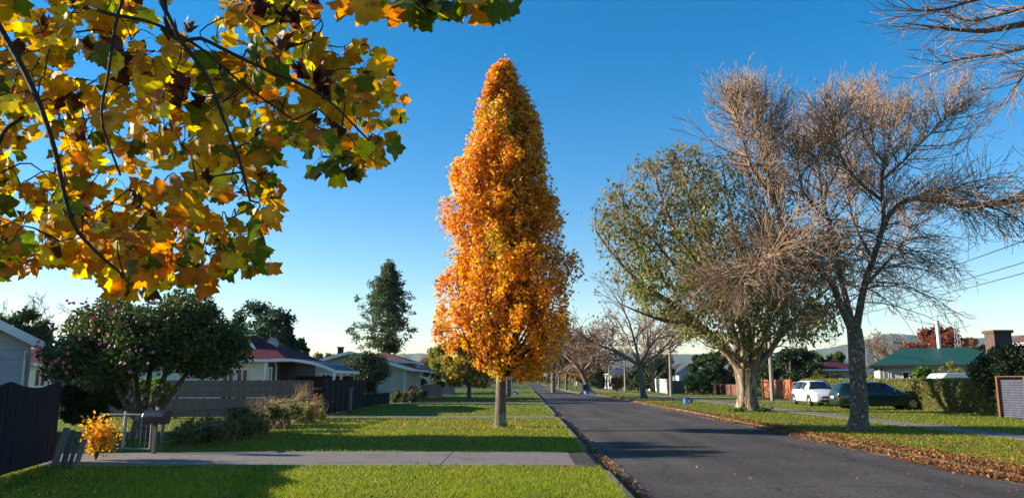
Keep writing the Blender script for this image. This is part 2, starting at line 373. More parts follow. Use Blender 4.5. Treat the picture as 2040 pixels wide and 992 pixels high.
# ================================================================== THE SETTING
ROADZ = -0.10; XL = 1.50
def XR(Y):
    return float(np.interp(Y, [0, 74, 104, 300], [8.2, 8.2, 6.3, 6.3]))
def ground_mesh():
    ys = [-1500, -150, -20, 0, 10, 20, 30, 40, 50, 60, 74, 84, 94, 104, 130, 170, 230, 320, 420, 424, 700, 1500, 4000, 5800]
    V = []; nx = 8
    for y in ys:
        xr = XR(y)
        rz = -0.35 if y < 421 else 0.0
        for x, z in ((-5800, 0), (-80, 0), (-13, 0), (XL-.15, 0), (XL-.13, rz), (xr+.13, rz), (xr+.15, 0), (5800, 0)): V.append((x, y, z))
    fs = []
    for i in range(len(ys)-1):
        for j in range(nx-1):
            a = i*nx+j; fs.append((a, a+1, a+1+nx, a+nx))
    return V, fs
M['soil'] = surf('soil', (.10,.13,.016), (.07,.095,.012), 1.3, .95, .5, 60, c3=(.11,.10,.025), s3=.35, t3=(.55,.7), spec=.1)
V, fs = ground_mesh(); g = mesh_np('ground', V, [np.array(fs)], M['soil']); tag(g, kind='structure')
def strip(name, mat, rows, z, thick=.0):
    """rows of (y, x0, x1)"""
    V = []; fs = []
    for i, (y, a, b) in enumerate(rows):
        V += [(a, y, z), ((a+b)/2, y, z + (.03 if name == 'road' else 0)), (b, y, z)]
        if i: k = i*3; fs += [(k-3, k-2, k+1, k), (k-2, k-1, k+2, k+1)]
    return tag(mesh_np(name, V, [np.array(fs)], mat), kind='structure')
YS = [-30, 0, 10, 15, 20, 25, 30, 40, 50, 60, 74, 84, 94, 104, 150, 220, 300, 420]
strip('road', M['asphalt'], [(y, XL+.30, XR(y)-.02) for y in YS], ROADZ)
# concrete channels and kerbs
for nm, f0, f1 in (('channel', lambda y: XL-.0, lambda y: XL+.33), ('channel', lambda y: XR(y)-.30, lambda y: XR(y)+.0)):
    V = []; fs = []
    for i, y in enumerate(YS):
        V += [(f0(y), y, ROADZ+.004 if nm else 0), (f1(y), y, ROADZ+.006)]
        if i: fs.append((i*2-2, i*2-1, i*2+1, i*2))
    tag(mesh_np('kerb_channel', V, [np.array(fs)], M['kerbstone']), kind='structure')
def kerb(fx, sgn, gaps, label):
    mb = MB(); y = -20.0
    rs = random.Random(5)
    while y < 300:
        L = 2.4 if y < 60 else 12
        ym = y + L/2
        gap = any(a < ym < b for a, b in gaps)
        x = fx(ym); x2 = fx(y+L); x1 = fx(y)
        ztop = ROADZ+.035 if gap else (0.012 if (sgn < 0 or 32.5 < ym < 42) else -.02)
        a = 0; b = .14*sgn
        P = [(x1+a, y+.006), (x2+a, y+L-.006), (x2+b, y+L-.006), (x1+b, y+.006)]
        j = rs.uniform(-.006, .006)
        Vv = [(p, q, -.33) for p, q in P] + [(p+(.03*sgn if k_ in (0, 1) else 0), q, ztop+j) for k_, (p, q) in enumerate(P)]
        mb.add(Vv, [(0,1,2,3),(4,5,6,7)[::-1],(0,4,5,1),(1,5,6,2),(2,6,7,3),(3,7,4,0)])
        y += L
    return tag(mb.build('kerb', M['kerbstone']), kind='structure')
GL = [(14.2, 17.3), (31.8, 34.0), (50, 52.5), (80, 83)]; GR = [(66, 72), (96, 100)]
kerb(lambda y: XL, -1, GL, '')
kerb(lambda y: XR(y), 1, GR, '')
# drives and footpath
def slab(name, mat, poly, z=.004, t=.05):
    mb = MB(); mb.prism(poly, 'z', z-t, z); return tag(mb.build(name, mat), kind='structure')
slab('driveway', M['concrete'], [(-11.5, 14.1), (-8.2, 14.15), (-5.9, 14.25), (-3.0, 14.3), (-1.55, 14.32), (-1.55, 17.0), (-4.2, 17.02), (-7.1, 16.85), (-9.6, 16.5), (-11.5, 16.5)], .012)
slab('driveway', M['concrete'], [(-1.53, 14.32), (.95, 14.35), (.95, 17.05), (-1.53, 17.0)], .012)
slab('driveway_apron', M['asphalt'], [(.96, 14.2), (1.34, 14.0), (1.34, 17.4), (.96, 17.2)], .008)
slab('driveway', M['concrete'], [(-9.6, 32.1), (1.3, 32.1), (1.3, 33.6), (-9.6, 33.6)], .012)
slab('driveway', M['concrete'], [(-9.5, 50.3), (1.3, 50.3), (1.3, 52.2), (-9.5, 52.2)], .012)
slab('driveway', M['concrete'], [(-9.5, 80), (1.3, 80), (1.3, 83), (-9.5, 83)], .012)
y = 5.0; fp = MB()
while y < 150:
    L = 3.0; x = 13.0 if y < 74 else float(np.interp(y, [74, 104, 300], [13, 10.6, 10.6])); fp.box(x, x+1.15, y+.012, y+L-.012, -.06, .014); y += L
tag(fp.build('footpath', M['concrete']), kind='structure')
slab('driveway', M['concrete'], [(8.37, 66.5), (12.98, 66.5), (12.98, 70.5), (8.37, 71.5)], .008)
slab('driveway', M['concrete'], [(14.17, 66.3), (21, 65.8), (21, 70.2), (14.17, 70.2)], .008)
slab('driveway', M['concrete'], [(14.17, 56.3), (20.8, 55.8), (20.8, 58.2), (14.17, 58.2)], .008)
slab('driveway', M['concrete'], [(7.0, 96), (11.0, 96), (11.0, 99.5), (7.0, 99.5)], .008)
cl = MB()
for yy in (118, 130, 142, 154): cl.box(4.35, 4.47, yy, yy+5, ROADZ+.031, ROADZ+.036)
tag(cl.build('centre_line', M['white_paint']), kind='structure')

# hills on the horizon
def hills(name, rows, dist, mat, seed):
    rng = np.random.default_rng(seed)
    P = []
    for i in range(len(rows)-1):
        (a, ya), (b, yb) = rows[i], rows[i+1]
        for t in np.linspace(0, 1, 14, endpoint=False): P.append((a+(b-a)*t, ya+(yb-ya)*t + rng.normal()*.7))
    V = []; fs = []
    for i, (px, py) in enumerate(P):
        q = at(px, py, dist); z = max(q.z, 5); s = q.x/q.y
        V += [(s*(dist-900), dist-900, -2), (s*(dist-400), dist-400, z*.45*(1+.15*math.sin(i*.9))), (q.x, q.y, z), (s*(dist+800), dist+800, -2)]
        if i:
            k = i*4
            for j in range(3): fs.append((k-4+j, k+j, k+j+1, k-3+j))
    tag(mesh_np(name, V, [np.array(fs)], mat, smooth=True), kind='structure')
M['hill'] = surf('hill', (.05,.075,.04), (.035,.05,.03), .01, .95, c3=(.10,.11,.06), s3=.004)
hills('hills', [(-1000,742),(-700,728),(-200,735),(300,722),(620,722),(760,706),(830,703),(900,708),(1000,716),(1090,706),(1200,700),(1330,706),(1450,704),(1600,700),(1700,684),(1740,672),(1770,664),(1830,668),(1900,676),(2100,664),(2500,690),(2900,700)], 4200, M['hill'], 3)

hz = MB(); hz.box(-5900, 5900, -1600, 5900, -3, 290); hzm = bpy.data.materials.new('haze'); hzm.use_nodes = True; hn = hzm.node_tree; hn.nodes.clear()
ho = hn.nodes.new('ShaderNodeOutputMaterial'); hv = hn.nodes.new('ShaderNodeVolumePrincipled'); hv.inputs['Color'].default_value = (.70, .84, 1, 1); hv.inputs['Density'].default_value = .00006; hv.inputs['Anisotropy'].default_value = .2
hn.links.new(hv.outputs[0], ho.inputs['Volume']); tag(hz.build('haze', hzm), 'thin pale air haze', 'haze', kind='stuff')
# ---------------------------------------------------------------- grass (stuff)
rng = np.random.default_rng(11)
def vnoise(x, y, s, seed=0):
    return (np.sin(x*s*1.3+seed)+np.sin(y*s*1.7+seed*2.1)+np.sin((x+y)*s*.9+seed*.7)+np.sin((x*1.3-y)*s*2.1+seed*1.9))/4
def in_lawn(x, y):
    xr = np.interp(y, [0, 74, 104, 300], [8.2, 8.2, 6.3, 6.3])
    ok = ((x < XL-.12) & (x > -40)) | ((x > xr+.12) & (x < 45))
    px0 = np.where(y < 74, 13.0, np.interp(y, [74, 104, 300], [13, 10.6, 10.6]))
    ok &= ~((x > px0-.03) & (x < px0+1.18))
    ye = np.interp(x, [-11.5, -8.2, -5.9, -3, 1.3], [14.1, 14.15, 14.25, 14.3, 14.3])
    yf = np.interp(x, [-11.5, -9.6, -7.1, -4.2, 1.3], [16.5, 16.5, 16.85, 17.02, 17.1])
    ok &= ~((x > -11.5) & (x < 1.4) & (y > ye-.01) & (y < yf+.01))
    for a, b, c, d in ((-9.6, 1.3, 32.1, 33.6), (-9.5, 1.3, 50.3, 52.2), (-9.5, 1.3, 80, 83), (8.3, 13, 66.5, 71), (14.1, 21, 66, 70.2), (14.1, 20.8, 56, 58.2)):
        ok &= ~((x > a) & (x < b) & (y > c) & (y < d))
    return ok
def grass(n, y0, y1, name='grass'):
    # even cover as the eye sees it: blades get wider and fewer with distance
    u = rng.random(n); y = 1/(1/y0 + u*(1/y1 - 1/y0))
    x = (rng.random(n)*1.62 - .80)*y
    keep = in_lawn(x, y) & (x > -9.0) | (in_lawn(x, y) & (x < -9) & (y > 15) & (rng.random(n) < .35))
    x = x[keep]; y = y[keep]; m = len(x)
    kx = rng.random(m)*2*math.pi; W = .0045*(y/11)**.9*(.7+.6*rng.random(m)); nn = vnoise(x, y, 1.1, 2)+.6*vnoise(x, y, 3.3, 5)
    H = (.030+.014*nn + .016*rng.random(m) + .03*(rng.random(m) < .03))*(1+y/90)*np.where(x > 8, 1.0, 1.0)
    edge = np.exp(-((x-(XL-.15))/.12)**2); H *= 1+.5*edge
    lean = rng.normal(size=(m, 2))*.45*H[:, None]
    z0 = np.full(m, -.004)
    V = np.empty((m, 3, 3)); V[:, 0] = np.stack([x-W*np.cos(kx), y-W*np.sin(kx), z0], 1); V[:, 1] = np.stack([x+W*np.cos(kx), y+W*np.sin(kx), z0], 1)
    V[:, 2] = np.stack([x+lean[:, 0], y+lean[:, 1], H], 1)
    c = pick(rng, pal((.17,.22,.012, 4), (.22,.25,.015, 3), (.11,.16,.012, 2), (.32,.27,.06, .8)), m, .25)
    dry = np.clip(vnoise(x, y, .55, 9)*1.0 + vnoise(x, y, 3.1, 6)*.45 + .15*rng.normal(size=m) + np.where(y > 25, .15, 0) + np.where(x > 8, .15, 0), 0, 1)[:, None]
    clo = (np.clip(vnoise(x, y, 2.3, 14)*1.6-.35, 0, 1)*.45)[:, None]; c = c*(1-clo) + np.array((.06,.12,.015))*clo; c = c*(1-.6*dry) + np.array((.24,.20,.045))*.6*dry
    cc = np.repeat(c[:, None], 3, 1); cc[:, 2] *= 1.2
    F_ = np.arange(m*3).reshape(-1, 3)
    tag(mesh_np(name, V.reshape(-1, 3), [F_], M['grass_blade'], None, cc.reshape(-1, 3)), 'short green grass of the verges and lawns', 'grass', kind='stuff')
grass(420000, 9.5, 120)

# ---------------------------------------------------------------- fallen leaves (stuff)
LF = pal((.24,.095,.03, 3), (.16,.07,.03, 3), (.32,.14,.04, 2), (.10,.05,.03, 2), (.36,.22,.06, .5))
def litter(label, x, y, z, size, palette, jit=.3, flat=.5):
    n = len(x); P = np.stack([x, y, z], 1)
    N = norm(np.array((0, 0, 1.)) + flat*rnd_dir(rng, n)); T = rnd_dir(rng, n); S = size*(.6+.7*rng.random(n))
    cu = np.stack([rng.normal(size=n)*.6, rng.normal(size=n)*.3, rng.normal(size=n)*.3, .6+.4*rng.random(n)], 1)
    V, F_, k = leaves(P, N, T, S, TULIP, cu)
    tag(mesh_np('fallen_leaves', V, F_, M['leaf_dull'], None, np.repeat(pick(rng, palette, n, jit), k, 0)), label, 'leaves', kind='stuff')
def rY(n, a, b): u = rng.random(n); return 1/(1/a + u*(1/b-1/a))
# drift along the right kerb
n = 21000; yy = rY(n, 9, 90); wv = .13 + .12*vnoise(yy, yy*0, .9, 3); xx = np.interp(yy, [0, 74, 104], [8.2, 8.2, 6.3]) - .06 + np.abs(rng.normal(size=n))*-wv*1.0
sel = rng.random(n) < .55; xx[sel] = np.interp(yy[sel], [0, 74, 104], [8.2, 8.2, 6.3]) - .01 + np.abs(rng.normal(size=sel.sum()))*.30
zz = np.where(xx < np.interp(yy, [0, 74, 104], [8.2, 8.2, 6.3]), ROADZ+.03 + .05*rng.random(n), .03+.02*rng.random(n))
litter('brown fallen leaves drifted along the right kerb', xx, yy, zz, .048, LF, flat=.9)
n = 1500; yy = rY(n, 10, 90); xx = XL+.02+np.abs(rng.normal(size=n))*.13; zz = np.full(n, ROADZ+.02)+.03*rng.random(n)
litter('scattered brown leaves lying in the left gutter', xx, yy, zz, .042, LF)
n = 3000; yy = rY(n, 10, 80); xx = rng.random(n)*9.5-8.3; ok = (vnoise(xx, yy, .8, 4)+.35*rng.normal(size=n) > .1) & in_lawn(xx, yy); xx = xx[ok]; yy = yy[ok]
litter('dry leaves scattered over the left lawn', xx, yy, .03+.02*rng.random(len(xx)), .038, LF)
n = 11000; yy = rY(n, 10, 90); xx = 8.4+rng.random(n)**1.5*6; ok = (rng.random(n) < .8) & in_lawn(xx, yy); xx = xx[ok]; yy = yy[ok]
litter('brown leaves scattered over the right verge', xx, yy, .03+.02*rng.random(len(xx)), .040, LF)
n = 350; xx = -1+rng.normal(size=n)*2.6; yy = 26+rng.normal(size=n)*2.4; ok = (xx < 1.3); 
litter('orange leaves fallen beneath the orange tulip tree', xx[ok], yy[ok], np.full(ok.sum(), .04), .065, pal((.6,.28,.03, 3), (.5,.18,.02, 2)))
n = 260; xx = XL+.4+rng.random(n)**.5*6; yy = rY(n, 10, 60)
litter('few stray leaves lying on the asphalt', xx, yy, np.full(n, ROADZ+.04), .032, LF)

# ================================================================== HOUSES
def framed_window(parent, face, u0, u1, z0, z1, plane, mull=1, fm='white_paint', th=.07, name='window'):
    """face 'y-' looks to the camera, 'x+' to the road, 'x-' to the left; plane = wall coordinate"""
    out_ = {'y-': -1, 'x+': 1, 'x-': -1}[face]
    def bx(mb, a, b, c, d, e0, e1):
        lo, hi = sorted((plane + out_*e0, plane + out_*e1))
        if face == 'y-': mb.box(a, b, lo, hi, c, d)
        else: mb.box(lo, hi, a, b, c, d)
    p = MB(); bx(p, u0+th, u1-th, z0+th, z1-th, .004, .02)
    f = p.build(name, M['glass'], parent)
    m = MB()
    bx(m, u0, u1, z0, z0+th, .003, .06); bx(m, u0, u1, z1-th, z1, .003, .06); bx(m, u0, u0+th, z0+th, z1-th, .003, .055); bx(m, u1-th, u1, z0+th, z1-th, .003, .055)
    for i in range(mull):
        u = u0 + (u1-u0)*(i+1)/(mull+1); bx(m, u-th/2, u+th/2, z0+th, z1-th, .021, .05)
    m.build('frame', M[fm], f)
    return f
def house(label, x0, x1, y0, y1, ze, zr, ridge='x', hip=(0, 0), over=.45, wall='cream_wall', roof='maroon_roof', fascia='white_paint', windows=(), chimney=None, boards=False, name='house', cat='house'):
    root = empty(name, ((x0+x1)/2, (y0+y1)/2, 0), 0, label, cat)
    ox, oy = (x0+x1)/2, (y0+y1)/2
    a0, a1, b0, b1 = x0-ox, x1-ox, y0-oy, y1-oy
    t = .10
    # roof
    mb = MB(); e = over
    if ridge == 'x':
        sl_ = (zr-ze)/((b1-b0)/2+e)
        A = [(a0-e, b0-e), (a1+e, b0-e), (a1+e, b1+e), (a0-e, b1+e)]; Rg = [(a0-e+hip[0], 0), (a1+e-hip[1], 0)]
    else:
        sl_ = (zr-ze)/((a1-a0)/2+e)
        A = [(a0-e, b0-e), (a1+e, b0-e), (a1+e, b1+e), (a0-e, b1+e)]; Rg = [(0, b0-e+hip[0]), (0, b1+e-hip[1])]
    V = [(p, q, ze) for p, q in A] + [(p, q, zr) for p, q in Rg] + [(p, q, ze-t) for p, q in A] + [(p, q, zr-t) for p, q in Rg]
    if ridge == 'x': top = [(0,1,5,4), (2,3,4,5), (1,2,5), (3,0,4)]
    else: top = [(1,2,5,4), (3,0,4,5), (0,1,4), (2,3,5)]
    fs = []
    hipq = [True, True, hip[1] > 0, hip[0] > 0] if ridge == 'x' else [True, True, hip[0] > 0, hip[1] > 0]
    for f, h in zip(top, hipq):
        if h: fs += [f, tuple(i+6 for i in f)[::-1]]
    for i, j in ((0,1),(1,2),(2,3),(3,0)):
        fs.append((i, i+6, j+6, j)) if True else 0
    if ridge == 'x':
        if hip[1] == 0: fs = [f for f in fs if f != (1,7,8,2)] + [(1,7,11,5), (5,11,8,2)]
        if hip[0] == 0: fs = [f for f in fs if f != (3,9,6,0)] + [(3,9,10,4), (4,10,6,0)]
    else:
        if hip[0] == 0: fs = [f for f in fs if f != (0,6,7,1)] + [(0,6,10,4), (4,10,7,1)]
        if hip[1] == 0: fs = [f for f in fs if f != (2,8,9,3)] + [(2,8,11,5), (5,11,9,3)]
    mb.add(V, fs)
    # walls
    wb = MB(); wt = ze - t - .02 + sl_*e*.0
    wb.box(a0, a1, b0, b1, -.05, wt)
    zg = ze + sl_*e - t - .02
    if ridge == 'x':
        pk = zr - t - .02
        for k, (h, xx) in enumerate(((hip[0], a0), (hip[1], a1))):
            if h == 0: wb.prism([(b0, wt+.001), (b1, wt+.001), (b1, zg), (0, pk), (b0, zg)], 'x', xx, xx + (.15 if k == 0 else -.15))
    else:
        pk = zr - t - .02
        for k, (h, yy_) in enumerate(((hip[0], b0), (hip[1], b1))):
            if h == 0: wb.prism([(a0, wt+.001), (a1, wt+.001), (a1, zg), (0, pk), (a0, zg)], 'y', yy_, yy_ + (.15 if k == 0 else -.15))
    if boards:
        z = .3
        while z < wt-.05: wb.box(a0-.012, a1+.012, b0-.02, b0-.001, z, z+.17); z += .2
        z = wt + .02
        while boards == 'gable' and z < pk-.2:
            hw = (pk-z-.2)/sl_; wb.box(max(-hw, a0), min(hw, a1), b0-.02, b0-.001, z, z+.17); z += .2
    wo = wb.build('wall', M[wall], root)
    ro = mb.build('roof', M[roof], root)
    # gutters and barge boards
    if y0 < 65:
        for xx in (a0+.12, a1-.12):
            dp = MB(); dp.tube([(xx, b0-.09, .05), (xx, b0-.09, wt-.25), (xx, b0-e*.8, wt-.02)], .04, 8); dp.build('downpipe', M[fascia], root)
    gb = MB()
    if ridge == 'x' or hip[0] > 0: gb.box(a0-e-.02, a1+e+.02, b0-e-.10, b0-e-.004, ze-.16, ze-.02)
    if ridge == 'y' or hip[1] > 0: gb.box(a1+e+.004, a1+e+.10, b0-e, b1+e, ze-.16, ze-.02)
    if ridge == 'y' or hip[0] > 0: gb.box(a0-e-.10, a0-e-.004, b0-e, b1+e, ze-.16, ze-.02)
    if ridge == 'y' and hip[0] == 0:
        for s in (-1, 1): gb.beam((s*((a1-a0)/2+e+.05), b0-e-.03, ze-.10), (0, b0-e-.03, zr-.075), .04, .22)
    if gb.n: gb.build('fascia', M[fascia], root)
    for wdw in windows:
        face, u0, u1, z0, z1 = wdw[:5]; mull = wdw[5] if len(wdw) > 5 else 1; fm = wdw[6] if len(wdw) > 6 else 'white_paint'; nm = wdw[7] if len(wdw) > 7 else 'window'
        off = ox if face == 'y-' else oy
        pl = {'y-': b0-(.021 if boards else 0), 'x+': a1, 'x-': a0}[face]
        framed_window(root, face, u0-off, u1-off, z0, z1, pl, mull, fm, name=nm)
    if chimney:
        cx, cy, z0, z1, wd = chimney; cb = MB(); cb.box(cx-ox-wd/2, cx-ox+wd/2, cy-oy-wd/2, cy-oy+wd/2, z0, z1); cb.box(cx-ox-wd/2-.05, cx-ox+wd/2+.05, cy-oy-wd/2-.05, cy-oy+wd/2+.05, z1+.001, z1+.1)
        cb.build('chimney', M['brick'], ro)
    return root, (ox, oy)

# left edge: weatherboard gable end
x_c = xat(58, 21.0)
lh, _ = house('pale weatherboard house at the left edge behind the dark fence', x_c-5.4, x_c, 21.0, 24.0, zat(690, 21, 90), zat(690, 21, 90)+1.63, 'y', (0, 0), .42, 'grey_board', 'dark_roof', 'white_paint', [('y-', x_c-2.2, x_c-.74, zat(757, 21), zat(707, 21), 0, 'trim')], boards='gable')
_c = Matrix.Rotation(R(33), 3, 'Z') @ Vector((2.7, -1.5, 0)); lh.rotation_euler.z = R(33); lh.location = (x_c-_c.x, 21.0-_c.y, 0)
# neighbour with maroon roof, glimpsed between
house('maroon roofed cottage glimpsed between the left house and the camellia', xat(40, 36)-6, xat(108, 36), 36, 42, 2.35, 3.1, 'x', (0, 1.5), .4, 'cream_wall', 'maroon_roof', 'white_paint', [('y-', xat(70, 36), xat(95, 36), 1.2, 2.1)])
# cream house with maroon roof
xw = xat(556, 40)
cream, (ox, oy) = house('cream house with maroon corrugated roof and french doors behind the grey fence', -23.5, xw, 40, 47, 2.62, 3.95, 'x', (2.4, 2.7), .5, 'cream_wall', 'maroon_roof', 'white_paint',
      [('y-', xat(443, 40), xat(468, 40), .2, 2.12, 1, 'white_paint', 'french_door'), ('y-', xat(471, 40), xat(496, 40), .2, 2.12, 1, 'white_paint', 'french_door'), ('y-', xat(535, 40), xat(543, 40), .7, 2.2, 0)])
g = MB(); gx = xat(512, 43)
gv = [(gx-ox-.9, 41.3-oy, 2.95), (gx-ox+.5, 41.3-oy, 2.95), (gx-ox-.15, 41.3-oy, 3.9), (gx-ox-.9, 43.5-oy, 3.4), (gx-ox+.5, 43.5-oy, 3.2), (gx-ox-.15, 43.5-oy, 3.95)]
g.add(gv, [(0,1,2), (0,2,5,3), (1,4,5,2), (3,5,4)]); gb_ = g.build('gablet', M['maroon_roof_y'], cream)
g = MB(); g.beam((gx-ox-1.0, 41.25-oy, 2.93), (gx-ox-.15, 41.25-oy, 3.95), .04, .14); g.beam((gx-ox-.15, 41.25-oy, 3.95), (gx-ox+.6, 41.25-oy, 2.93), .04, .14); g.build('barge_board', M['white_paint'], gb_)
m = MB(); q0 = xat(533, 39.9)-cream.location.x; m.box(q0, xw-cream.location.x+.02, -3.53, -3.505, 0, 2.45); m.build('timber_cladding', M['dark_wood_wall'], cream)
m = MB(); m.box(xw-cream.location.x+.004, xw-cream.location.x+.03, -3.5, 3.4, 0, 2.45); m.build('timber_cladding', M['dark_wood_wall'], cream)
# satellite dish
dx, dz = xat(541, 42.5), zat(684, 42.5)
dish = empty('satellite_dish', (dx, 42.5, 3.1), 0, 'grey satellite dish on the maroon roof', 'satellite dish')
d = MB(); V = []; fs = []
for i in range(5):
    rr = .34*i/4
    for j in range(20):
        t = j*2*math.pi/20; V.append((rr*math.cos(t), -.12+.5*rr*rr*-1+.12, rr*1.05*math.sin(t)))
for i in range(4):
    for j in range(20): a = i*20+j; b = i*20+(j+1) % 20; fs.append((a, b, b+20, a+20))
V = [(v[0], v[1]*1.0-.06*0, v[2]+dz-3.1) for v in V]
d.add(V, fs); d.add([(v[0], v[1]+.012, v[2]) for v in V], [f[::-1] for f in fs]); d.build('reflector', M['steel'], dish)
d = MB(); d.tube([(0,.05,-.1),(0,.08,.3),(0,.03,dz-3.1)], .025, 6); d.build('mast', M['steel'], dish)
d = MB(); d.tube([(0,.0,dz-3.45),(0,-.35,dz-3.3)], .012, 5); d.box(-.03,.03,-.4,-.33,dz-3.34,dz-3.26); d.build('receiver_arm', M['steel'], dish)
# carport with barrel roof
cp = empty('carport', (-10.2, 40, 0), 0, 'carport with curved dark blue roof on white posts beside the cream house', 'carport')
prof = [(xat(px, 38), zat(py, 38)) for px, py in ((536,716),(560,715),(587,716),(612,720),(640,727),(668,738))]
prof = spline([(a, 0, b) for a, b in prof], 14)[:, [0, 2]]
rf = MB(); V = []; fs = []
for y_, k in ((38.0, 0), (43.2, 1)):
    for x_, z_ in prof: V.append((x_+10.2, y_-40, z_+.03)); V.append((x_+10.2, y_-40, z_-.01))
n_ = len(prof)
for i in range(n_-1):
    a = 2*i; b = 2*(i+n_); fs += [(a, a+2, b+2, b), (a+1, b+1, b+3, a+3)]
fs += [(0, 2*n_, 2*n_+1, 1), (2*n_-2, 2*n_-1, 4*n_-1, 4*n_-2)]
rf.add(V, fs); rfo = rf.build('roof_sheet', M['blue_tint'], cp, smooth=False)
bm_ = MB()
for i in range(n_-1): bm_.beam((prof[i][0]+10.2, -2.06, prof[i][1]-.03), (prof[i+1][0]+10.2, -2.06, prof[i+1][1]-.03), .06, .13)
bm_.beam((prof[-1][0]+10.25, -2.0, prof[-1][1]-.05), (prof[-1][0]+10.25, 3.2, prof[-1][1]-.05), .08, .14)
bm_.beam((prof[-1][0]+10.2, 3.26, prof[-1][1]-.05), (prof[-1][0]+8.2, 3.26, prof[-1][1]+.2), .06, .12)
bm_.build('beam', M['white_paint'], cp)
for px, y_ in ((529, 38.0), (666, 38.0), (680, 40.2), (704, 43.1)):
    p = MB(); x_ = xat(px, y_); p.box(x_+10.2-.055, x_+10.2+.055, y_-40-.055, y_-40+.055, 0, zat(738 if px > 600 else 718, 38)-.10); p.build('post', M['white_paint'], cp)
sc = MB(); sc.box(xat(575, 43)+10.2, xat(705, 43)+10.2, 3.0, 3.06, .1, 1.75); sc.build('back_screen', M['dark_wood_wall'], cp)
sc = MB(); sc.box(xat(578, 39.5)+10.2, xat(700, 39.5)+10.2, -.55, .1, 1.05, 1.14); sc.box(xat(580, 39.5)+10.2, xat(583, 39.5)+10.2, -.5, .05, 0, 1.05); sc.box(xat(696, 39.5)+10.2, xat(699, 39.5)+10.2, -.5, .05, 0, 1.05); o = sc.build('bench', M['old_wood']); o.location = (-10.2, 40, 0); tag(o, 'long weathered work bench standing under the carport', 'bench')
# more houses on the left
house('sage green gabled house behind the round shrub', xat(588, 58), xat(810, 58), 58, 66, 2.35, zat(700, 58), 'y', (0, 0), .6, 'sage_wall', 'dark_roof', 'white_paint', [('y-', xat(640, 58), xat(660, 58), 1.2, 2.0)], chimney=(xat(677, 62), 62, 3.2, zat(693, 62), .4))
house('tan house with low brown roof right of the round shrub', xat(700, 62), xat(806, 62), 62, 69, zat(719, 62), zat(698, 62), 'x', (2.5, 2.8), .5, 'tan_wall', 'brown_roof', 'white_paint', [('y-', xat(783, 62), xat(789, 62), 1.0, 2.3, 0), ('x+', 63.0, 65.6, 1.0, 2.4, 2)])
house('white house with slate blue roof beyond the tan house', xat(795, 82), xat(836, 82), 82, 92, zat(738, 82), zat(718, 82), 'y', (3.0, 2.0), .5, 'white_wall', 'slate_roof', 'white_paint', [('y-', xat(806, 82), xat(815, 82), .8, 1.9), ('x+', 84, 86, .8, 1.8)])
house('small white gabled shed far left of the orange tree', xat(868, 100), xat(890, 100), 100, 103, 2.0, zat(741, 100), 'y', (0, 0), .2, 'white_wall', 'slate_roof', 'white_paint', [('y-', xat(878, 100), xat(884, 100), .6, 1.5, 0)], name='shed', cat='shed')
# houses on the right
green, (ox, oy) = house('grey house with green iron roof behind the hedge', xat(1752, 52), xat(1930, 52)+1.5, 52, 60, zat(727, 52), zat(694, 52)+.12, 'x', (2.3, 2.0), .5, 'grey_board', 'green_roof', 'trim', [('y-', xat(1762, 52), xat(1773, 52), 1.3, 2.1), ('y-', xat(1792, 52), xat(1830, 52), 1.35, 2.1, 2), ('x-', 53.2, 55.0, 1.0, 2.1)])
fl = MB(); fx = xat(1815, 56)-ox; zt = zat(642, 56, 1815); fl.tube([(fx, 0, 3.0), (fx, 0, zt-.35)], .12, 12); fl.tube([(fx, 0, zt-.35), (fx, 0, zt-.3), (fx, 0, zt)], [.12, .15, .15], 12); fl.build('flue', M['white_paint'], green)
_c = Matrix.Rotation(R(-22), 3, 'Z') @ Vector((-((xat(1930, 52)+1.5)-xat(1752, 52))/2, -4, 0)); green.rotation_euler.z = R(-22); green.location = (xat(1752, 52)-_c.x, 52-_c.y, 0)
an = empty('antenna_mast', (xat(1914, 61), 61, 0), 0, 'thin lattice antenna mast with whips behind the green roof', 'antenna')
z_t = zat(640, 61, 1914); am = MB()
for k in range(3):
    t = k*2.094; am.beam((.42*math.cos(t), .42*math.sin(t), 0), (.14*math.cos(t), .14*math.sin(t), z_t), .035, .035)
z = 0; s = 0
while z < z_t-.5:
    for k in range(3):
        t = k*2.094; t2 = (k+1)*2.094; r0 = .42-.28*z/z_t; r1 = .42-.28*(z+.5)/z_t
        am.beam((r0*math.cos(t), r0*math.sin(t), z), (r1*math.cos(t2), r1*math.sin(t2), z+.5), .018, .018)
    z += .5
am.build('lattice', M['galv'], an)
for dx_, zz_, ty in ((-.25, 2.6, 0), (.1, 3.4, 0), (.5, 2.0, .2)):
    am = MB(); am.tube([(dx_*.4, ty, z_t-.1), (dx_, ty, z_t+zz_*.6), (dx_*1.2, ty, z_t+zz_)], [.018, .014, .010], 5); am.build('whip', M['galv'], an)
am = MB(); am.beam((-.6, 0, z_t-.1), (.6, 0, z_t+.05), .025, .025)
for q in (-.5, -.25, 0, .25, .5): am.beam((q, -.35, z_t-.02+q*.12), (q, .35, z_t-.02+q*.12), .015, .015)
am.build('crossbar', M['galv'], an)
house('cream house with brown tiled roof at the extreme right edge', xat(2006, 47.5), 36, 44.5, 47.5, zat(680, 44, 2004), zat(655, 44, 2004)+.1, 'x', (2.0, 2), .4, 'cream_wall', 'brown_roof', 'white_paint', [('y-', 30.5, 32, 1.5, 2.6)])
cb = MB(); cx_ = xat(1988, 43, 660); cb.box(cx_-.48, cx_+.48, 42.6, 43.5, 0, zat(664, 43, 1987)); cb.box(cx_-.55, cx_+.55, 42.5, 43.6, zat(664, 43, 1987)+.001, zat(658, 43, 1987)); tag(cb.build('chimney', M['brick']), 'broad dark brick chimney stack at the right edge', 'chimney')
